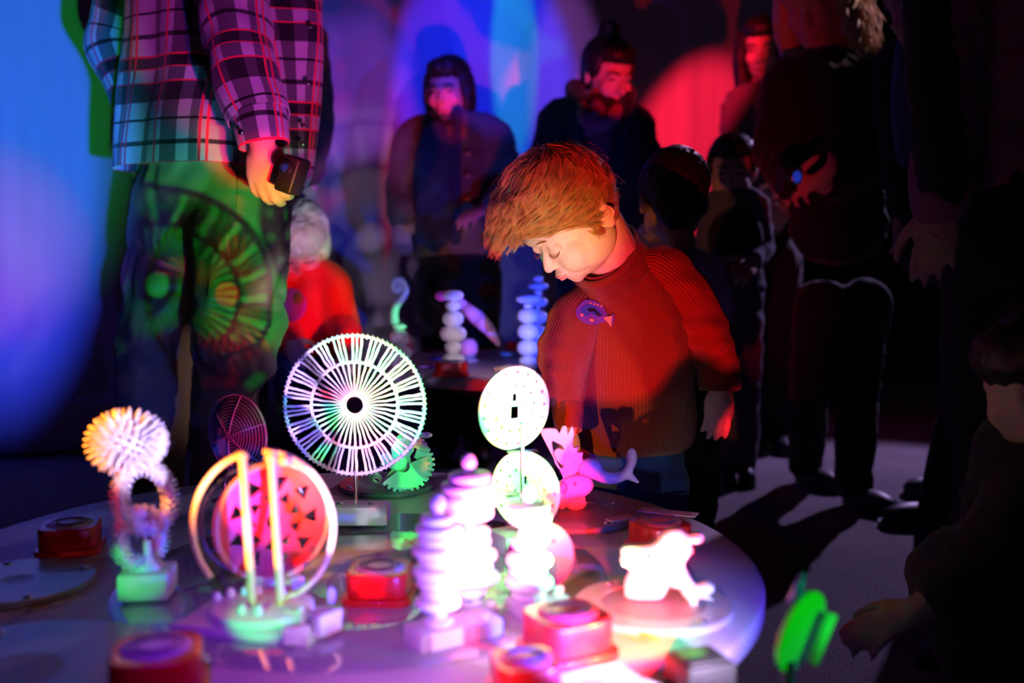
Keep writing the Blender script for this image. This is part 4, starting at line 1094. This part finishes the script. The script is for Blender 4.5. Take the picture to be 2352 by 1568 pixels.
navy=mat('purple felt',(.16,.07,.40),.75,spec=.2)
fb=fish('fish_patch',[(-40,2),(-34,18),(-24,30),(-8,32),(8,28),(22,20),(30,8),(38,2),(46,10),(50,-2),(47,-18),(44,-16),(36,-10),(26,-14),(10,-22),(-8,-25),(-24,-20),(-36,-10)],navy,t,.006)
def sub_fish(*a,**k):
    o=fish(*a,**k); o.parent=fb; return o
sub_fish('belly',[(-30,6),(-18,20),(0,20),(14,12),(22,4),(10,-4),(-4,2),(-12,-6),(-24,-6)],mat('blue felt',(.04,.09,.42),.75),t,.0085,.002)
sub_fish('band',[(-14,10),(0,14),(12,7),(20,0),(12,-2),(2,6),(-8,4)],mat('black felt',(.01,.01,.02),.8),t,.0100,.002)
sub_fish('tail',[(26,-2),(44,4),(46,-22),(42,-18),(36,-12),(27,-6)],mat('yellow felt',(.95,.50,.20),.7),t,.0095,.003,sub=1)
sub_fish('fin',[(-6,-14),(0,-18),(6,-14),(0,-10)],mat('orange felt',(.95,.40,.15),.7),t,.0105,.002)
sub_fish('eye',[(-28,-6),(-24,-2),(-20,-6),(-24,-11)],mat('rose felt',(.9,.3,.3),.7),t,.0105,.002)
for k,x in enumerate((-12,-3,5,14)): sub_fish('stripe',[(x,26-k),(x+4,27-k),(x+4,23-k),(x,22-k)],mat('orange felt',(.95,.40,.15),.7),t,.0095,.002,sub=1)
# jeans and shoes
jm=cloth('blue jeans',(.03,.075,.20))
mb=MB(); hp=P(1450,1045,1.98); mb.ell(hp,(.102,.086,.075)); mb.ell(hp-V(0,0,.05),(.105,.088,.07))
for sx in (-1,1):
    mb.chain([hp+V(sx*.05,0,-.06),V(hp.x+sx*.062,1.99,.20),V(hp.x+sx*.066,2.0,.055)],[.066,.056,.05]); 
mb.blob('jeans',jm,t,voxel=.007,it=4,fold=(.004,14,.6))
for sx in (-1,1): shoe('shoe',V(hp.x+sx*.066,2.0,0),PI,.17,blk_sh,t)
mb=MB(); mb.tube([P(1416,1035,1.872),P(1417,1052,1.868)],.0012,6); mb.build('jeans_seam',mat('thread',(.6,.4,.2),.7),t,world=True)

# ---------------------------------------------------------------- THE ADULT IN PLAID
def plaid(nt,b,u,v):
    fu=M_(nt,'FRACT',M_(nt,'DIVIDE',u,.22)); fv=M_(nt,'FRACT',M_(nt,'DIVIDE',M_(nt,'ADD',v,.03),.25))
    cv=ramp(nt,fv,[(0,.04),(.022,.5),(.20,.05),(.235,.05),(.245,.5),(.42,.06),(.52,.07),(.53,.5),(.64,.5),(.655,.08),(.84,.5)])
    cuu=ramp(nt,fu,[(0,.95),(.22,.30),(.30,.95),(.42,.22),(.60,.80),(.78,.30),(.86,.95)])
    mx=nt.nodes.new('ShaderNodeMixRGB'); mx.blend_type='MULTIPLY'; mx.inputs['Fac'].default_value=1
    nt.links.new(cv,mx.inputs['Color1']); nt.links.new(cuu,mx.inputs['Color2'])
    tint=nt.nodes.new('ShaderNodeMixRGB'); tint.blend_type='MULTIPLY'; tint.inputs['Fac'].default_value=1; tint.inputs['Color2'].default_value=(1.0,.92,1.0,1)
    nt.links.new(mx.outputs['Color'],tint.inputs['Color1'])
    rv=ramp(nt,fv,[(0,0),(.40,1),(.42,0),(.52,1),(.535,0),(.655,1),(.67,0)]); ru=ramp(nt,fu,[(0,0),(.12,1),(.145,0),(.19,1),(.215,0),(.66,1),(.68,0)])
    mxx=nt.nodes.new('ShaderNodeMixRGB'); mxx.blend_type='LIGHTEN'; mxx.inputs['Fac'].default_value=1
    nt.links.new(rv,mxx.inputs['Color1']); nt.links.new(ru,mxx.inputs['Color2'])
    fin=nt.nodes.new('ShaderNodeMixRGB'); nt.links.new(mxx.outputs['Color'],fin.inputs['Fac']); nt.links.new(tint.outputs['Color'],fin.inputs['Color1']); fin.inputs['Color2'].default_value=(.85,.03,.07,1)
    nt.links.new(fin.outputs['Color'],b.inputs['Base Color'])
    n=nt.nodes.new('ShaderNodeTexNoise'); n.inputs['Scale'].default_value=380; tc=nt.nodes.new('ShaderNodeTexCoord'); nt.links.new(tc.outputs['Object'],n.inputs['Vector'])
    bp=nt.nodes.new('ShaderNodeBump'); bp.inputs['Strength'].default_value=.3; bp.inputs['Distance'].default_value=.001; nt.links.new(n.outputs['Fac'],bp.inputs['Height']); nt.links.new(bp.outputs['Normal'],b.inputs['Normal'])
plm=uvmat('plaid flannel',(.6,.55,.6),.9,plaid,spec=.1,sheen=.2)
PD=2.42
t=empty('person',(P(470,900,PD).x,PD,0),0,'adult in a loose plaid flannel shirt and olive trousers, holding a black camera','person')
mb=MB()
pt,R=head_vols(mb,P(470,-255,PD),(.55,-.75,-.35),(0,-.1,1),1.05,False,neck=P(465,-130,PD+.03))
mb.cone(P(465,-130,PD+.03),P(475,0,PD),.06,.11); mb.cone(P(475,0,PD),P(470,330,PD),.11,.12)
AR=[P(520,-80,PD-.16),P(550,120,PD-.24),P(600,325,PD-.30)]
mb.cone(P(475,-60,PD),AR[0],.07,.045); mb.chain(AR,[.045,.038,.028])
AL=[P(320,-80,PD+.10),P(262,110,PD+.12),P(330,300,PD+.10)]
mb.cone(P(475,-60,PD),AL[0],.07,.045); mb.chain(AL,[.045,.038,.028])
hand_vols(mb,P(603,328,PD-.30),(.05,-.1,-1),(-.25,-1,.0),-1,1.0,(.62,.60,.58,.55),.04,.3,1.12)
hand_vols(mb,P(330,310,PD+.1),(.1,-.1,-1),(-.4,-1,0),1,.95,.5,.05)
mb.blob('body',skin,t,voxel=.0052,it=4)
mb=MB()
for a,b_,c_,r in ((0,-.030,.040,(.084,.094,.09)),(0,.012,.078,(.072,.074,.046)),(0,-.06,-.01,(.068,.05,.07))): mb.ell(pt(a,b_,c_),[z*1.05 for z in r],R)
mb.blob('hair',brown_hair,t,voxel=.008,it=2,fold=(.004,35,.4))
def fold_p(p,a,v):
    return noise.noise(Vector((p.x*9,p.y*9,p.z*2.6)))*.028*(.3+v)+noise.noise(Vector((p.x*20,p.y*20,p.z*6)))*.008
rings=[(P(475,-150,PD),V(.10,0,0),V(0,-.08,0)),(P(480,-90,PD),V(.20,0,0),V(0,-.12,0)),(P(488,0,PD),V(.215,0,0),V(.0,-.15,0)),(P(478,150,PD),V(.205,0,0),V(0,-.155,0)),(P(458,280,PD),V(.195,0,.0),V(0,-.16,0)),(P(452,388,PD),V(.200,0,.002),V(0,-.165,0))]
loft('shirt_body',rings,plm,t,seg=180,sub=14,urep=1.28,disp=fold_p,thick=.003)
def fold_q(p,a,v): return noise.noise(Vector((p.x*12,p.y*12,p.z*9)))*.013+.006*math.sin(p.z*60+math.cos(a)*2)*max(0,noise.noise(Vector((p.x*5,1,p.z*6))))
loft('sleeve',frames([P(505,-120,PD-.12),P(528,-40,PD-.18),P(543,60,PD-.23),P(560,160,PD-.27),P(583,235,PD-.29),P(594,272,PD-.30)],[.080,.082,.079,.073,.067,.062]),plm,t,seg=96,sub=12,urep=.46,disp=fold_q,thick=.003)
loft('cuff',frames([P(593,262,PD-.30),P(595,268,PD-.30),P(604,318,PD-.31),P(607,335,PD-.31)],[.056,.060,.056,.053]),plm,t,seg=64,sub=6,urep=.40,thick=.003)
mb=MB(); mb.lathe([(.006,0),(.006,.002),(.003,.003)],P(553,303,PD-.372),(-.3,-1,0),n=16); mb.build('cuff_button',steel,t,world=True)
loft('sleeve',frames([P(340,-110,PD+.06),P(300,-40,PD+.1),P(268,60,PD+.12),P(262,110,PD+.12),P(290,190,PD+.11),P(325,280,PD+.10)],[.075,.078,.072,.068,.06,.055]),plm,t,seg=80,sub=10,urep=.46,disp=fold_q,thick=.003)
# open front panel with buttons
def fold_f(p,a,v): return noise.noise(Vector((p.x*14,p.y*10,p.z*3)))*.022
loft('front_panel',[(P(655,-60,PD-.03),V(.075,.02,0),V(.0,-.05,0)),(P(672,60,PD-.05),V(.075,.02,0),V(.0,-.055,0)),(P(680,200,PD-.06),V(.058,.02,0),V(0,-.045,0)),(P(684,300,PD-.06),V(.046,.015,0),V(0,-.035,0)),(P(684,400,PD-.05),V(.030,.01,0),V(0,-.022,0)),(P(680,440,PD-.05),V(.012,.0,0),V(0,-.012,0))],plm,t,seg=96,sub=12,urep=.42,disp=fold_f,cap=(False,True))
for k,(x,y) in enumerate(((712,60),(706,190),(696,288),(694,330))):
    mb=MB(); mb.lathe([(.006,0),(.006,.002),(.003,.003)],P(x,y,PD-.11),(0,-1,0),n=16); mb.build('button',steel,t,world=True)
olive=cloth('olive canvas',(.34,.30,.16),b=(500,.3,.001))
mb=MB(); hp=P(500,430,PD); mb.ell(hp,(.185,.135,.11)); mb.ell(hp+V(0,0,.08),(.175,.13,.10))
la=[P(555,470,PD-.03),P(548,620,PD-.05),P(545,760,PD-.04),P(518,880,PD),P(508,1240,PD)]; la[-1].z=.07
mb.chain(la,[.115,.108,.100,.078,.066])
mb.ell(P(600,740,PD-.05),(.055,.08,.05)); mb.ell(P(560,845,PD-.04),(.075,.08,.035))
lb=[P(420,470,PD+.02),P(385,640,PD+.05),P(355,800,PD+.08),P(345,1200,PD+.10)]; lb[-1].z=.07
mb.chain(lb,[.115,.10,.088,.068])
mb.blob('trousers',olive,t,voxel=.011,it=5,fold=(.010,7,.7))
shoe('shoe',la[-1],PI*.8,.28,blk_sh,t); shoe('shoe',lb[-1],PI*.8,.28,blk_sh,t)
mb=MB()
for k in range(3): mb.tube([P(548-k*2,392,PD-.135),P(545,440,PD-.148),P(540,500,PD-.15)],.0012,6)
mb.build('trouser_seam',mat('olive thread',(.2,.18,.08),.8),t,world=True)
c=P(672,402,PD-.34)
tc=empty('hand_camera',c,-.25,'black compact camera held low in the hand of the adult in plaid','camera')
MB().box((0,0,0),(.040,.055,.078),.006,0,Matrix.Rotation(.35,4,'Y')).build('camera_body',blk_sh,tc)
mb=MB(); mb.rcyl((.004,-.026,.010),(.002,-.040,.012),.016,.002); mb.build('lens_barrel',blk_sh,tc)
mb=MB(); mb.lathe([(.012,0),(.007,.002),(0,.003)],(.002,-.0402,.012),(0,-1,.0),n=24); mb.build('lens_glass',mat('blue glass',(.02,.08,.3),.08,spec=1),tc)
# ================================================================ light and camera
def spot(name, loc, tgt, col, power, size=60, blend=.3, rad=.006, sx=1, sy=1, roll=0):
    l=bpy.data.lights.new(name,'SPOT'); l.color=col; l.energy=power; l.spot_size=math.radians(size); l.spot_blend=blend; l.shadow_soft_size=rad
    o=bpy.data.objects.new(name,l); C.objects.link(o); o.location=loc
    d=Vector(tgt)-Vector(loc); o.rotation_euler=(d.to_track_quat('-Z','Y').to_matrix()@Matrix.Rotation(roll,3,'Z')).to_euler(); o.scale=(sx,sy,1)
    return o
def point(name, loc, col, power, rad=.006):
    l=bpy.data.lights.new(name,'POINT'); l.color=col; l.energy=power; l.shadow_soft_size=rad
    o=bpy.data.objects.new(name,l); C.objects.link(o); o.location=loc; return o
RED=(1,.01,.02); GRN=(.02,1,.10); BLU=(.03,.06,1)
# table lamps, and unseen spots added to light single things where marked
W=[
 # name, location, target, colour, power, cone, blend, sx
 ('red_table_lamp',(.14,.93,.36),P(930,760,2.2),RED,60,80,.35,1),
 ('blue_table_lamp',(.10,.88,.37),P(780,950,1.7),BLU,34,72,.5,1),
 ('green_table_lamp',(.24,.95,.37),P(560,720,2.3),GRN,75,31,.5,1),
 ('green_toy_fill',(.14,1.0,.56),P(940,1090,1.85),GRN,14,12,.6,1),  # unseen spot added to green the cog piece
 ('green_face_fill',(.04,.95,.37),P(1262,500,1.9),GRN,34,18,1,1),  # narrow spot added to turn face and fringe orange
 ('green_front_lamp',(.20,.97,.37),P(1150,1300,1.3),GRN,2.2,100,.5,1),
 ('violet_table_fill',(-.28,.70,.62),P(800,1400,1.2),(.26,.02,1),5,70,.8,1),  # unseen spot added to tint the table purple
 ('white_front_fill',(.24,.88,.38),P(1380,1460,1.15),(.8,.58,1),8,90,.7,1),  # white spot added so the front right of the table glares
 ('green_button_fill',(.03,.80,.40),P(1300,1470,1.1),GRN,1.6,22,.6,1),  # added so the front button turns orange-yellow
 ('white_wheel_fill',(-.15,.8,.42),P(800,920,1.65),(.7,.45,1),60,19,.4,1),  # unseen spot added to brighten the cord wheel
 ('orange_wheel_fill',(.10,.80,.42),P(905,930,1.65),(1,.42,.03),45,8,.7,1),  # added to warm the right side of the wheel
 ('white_block_fill',(.05,.82,.40),P(825,1185,1.62),(.7,.8,1),14,9,.5,1),  # added to brighten the base block of the wheel
 ('white_stack_fill',(.0,.85,.50),P(1110,1250,1.25),(1,.62,1),9,26,.6,1),  # added to whiten the ring stacks
 ('blue_right_fill',(.47,1.0,.40),P(1560,1400,1.2),(.12,.05,1),6,90,.6,1),  # added for blue on the right of the table
 ('green_paddle_fill',(.42,.72,.50),P(1838,1450,1.0),GRN,2.5,30,.6,1),  # added to light the paddle alone
 ('blue_rim_fill',(-.75,1.25,1.15),P(1180,420,1.86),(.5,.15,1),12,12,.8,1),  # unseen spot added for a violet rim on the boy's hair
 ('lilac_hair_fill',(1.3,4.4,2.3),P(1400,470,1.9),(.9,.45,1),60,18,.6,1),  # added back rim light for the boy's head
 ('lilac_blond_fill',(2.3,3.5,2.1),P(1975,30,3.1),(1,.6,.8),90,11,.6,1),  # added to highlight the blond hair
 ('red_left_lamp',(-.92,1.10,.70),P(310,1050,1.27),RED,12,22,.6,1),
 ('white_tower_fill',(-.15,.80,.50),P(340,1020,1.27),(.8,.6,1),26,15,.6,1),  # added to whiten the right side of the spiky tower
 ('green_left_fill',(-.60,.95,.42),P(345,1310,1.27),GRN,3,16,.6,1),  # narrow spot added to green the foot of the tower
 ('orange_left_lamp',(-.98,1.05,.78),P(255,1000,1.27),(1,.36,.02),60,14,.6,1),
 ('orange_hoop_fill',(-.45,.82,.45),P(620,1150,1.2),(1,.30,.01),42,24,.3,1),  # added to turn the hoop orange
 ('green_hoop_fill',(-.30,.80,.43),P(640,1370,1.2),GRN,5,18,.5,1),  # added to green the lower hoop
 ('pink_front_fill',(-.05,.78,.44),P(1000,1520,1.05),(1,.3,.9),2.6,75,.8,1),  # added for a pink glow on the table front
 ('blue_clear_fill',(-.22,.85,.42),P(545,1000,1.7),(.1,.15,1),12,9,.6,1),  # narrow spot added to make the ribbed disc bluer
 # lamps by the far table, and spots added for single things where marked
 ('blue_far_lamp',(.20,2.30,.54),P(960,330,4.3),BLU,28,60,.5,1),
 ('red_far_lamp',(.05,2.36,.54),P(1028,252,3.7),(1,.01,.06),110,6,.6,1),
 ('red_maroon_strip',(-.2,1.5,2.3),P(925,420,4.3),(1,.01,.12),70,20,.8,.22),  # overhead spot added for the maroon curtain band
 ('hook_fill',(.06,2.2,.60),P(918,730,2.85),(.1,1,.35),22,7,.6,1),  # narrow spot added to green the hook toy
 ('white_spindle_fill',(.02,2.25,.55),P(1120,780,2.75),(1,.8,1),3.5,40,.6,1),  # added to whiten the far spindles
 ('blue_toddler_fill',(-.05,2.25,.58),P(705,520,3.0),(.4,.6,1),20,14,.6,1),  # added to make the toddler's hair blue-white
 ('red_toddler_fill',(-.05,2.25,.56),P(735,700,3.0),RED,34,18,.6,1),  # added to redden the toddler's sweatshirt
 ('red_face_fill',(.75,1.9,1.15),P(1412,190,3.5),RED,130,9,.6,1),  # unseen spot added to redden the topknot adult's face
 ('violet_far_fill',(-.30,2.2,.56),P(800,230,4.1),(.42,.05,1),60,17,.7,1),  # added for the violet patch on the curtain
 # curtain washes from the near table, and added spots where marked
 ('blue_wash_left',(-.22,.8,.76),P(-40,330,3.5),BLU,420,40,.6,.42),
 ('green_wash_left',(-.31,.8,.74),P(90,170,3.6),GRN,55,34,.8,.42),
 ('red_wash_left',(-.2,.85,.70),P(-40,570,3.5),RED,75,15,.9,1),  # added to turn the left edge of the curtain purple
 ('red_wash_right',(.30,1.5,2.3),P(1590,360,4.75),(1,.01,.05),640,20,.6,.55),  # unseen overhead spot added for the crimson curtain patch
 ('green_strip',(.1,1.5,2.3),P(1180,150,4.5),GRN,75,18,.5,.25),  # unseen overhead spot added for the azure band
 ('blue_strip',(.2,1.5,2.3),P(1110,230,4.5),(.005,.02,1),330,24,.4,.7),  # unseen overhead spot added for the deep blue area
 ('lilac_strip',(.2,1.4,2.3),P(1300,240,4.6),(.6,.15,1),80,20,.6,.35),  # unseen overhead spot added for the lavender band
 # unseen narrow spots added to colour the adult in plaid
 ('purple_sleeve_fill',(.15,.80,.50),P(600,60,2.1),(.5,.04,1),44,17,.4,1),
 ('orange_hand_red',(.12,.9,.42),P(605,385,2.1),RED,110,7,.5,1),
 ('orange_hand_green',(.12,.92,.42),P(608,385,2.1),GRN,2,6,.3,1),
 ('teal_hem_fill',(-.1,.8,.5),P(430,290,2.2),(.05,.5,1),14,9,.3,1),
]
for n_,l_,t_,c_,p_,s_z,b_,sx_ in W: spot(n_,l_,t_,c_,p_,s_z,b_,sx=sx_,roll=-.42 if n_=='red_wash_right' else 0)
# lamp at the back right, raking the carpet
spot('lilac_back_lamp',(2.35,5.0,1.9),P(1950,1200,2.8),(.62,.42,1),190,50,.5,rad=.02)
wd=bpy.data.worlds.new('w'); bpy.context.scene.world=wd; wd.use_nodes=True
wd.node_tree.nodes['Background'].inputs['Color'].default_value=(.02,.01,.06,1); wd.node_tree.nodes['Background'].inputs['Strength'].default_value=.05

cam=bpy.data.cameras.new('camera'); co=bpy.data.objects.new('camera',cam); C.objects.link(co)
co.location=CAM; co.rotation_euler=(PI/2-PITCH,0,0); cam.lens=35; cam.sensor_width=36; cam.clip_start=.05
cam.dof.use_dof=True; cam.dof.focus_distance=1.84; cam.dof.aperture_fstop=1.9
sc=bpy.context.scene; sc.camera=co
sc.view_settings.view_transform='Standard'; sc.view_settings.look='None'; sc.view_settings.gamma=1; sc.view_settings.use_curve_mapping=False
sc.view_settings.exposure=0
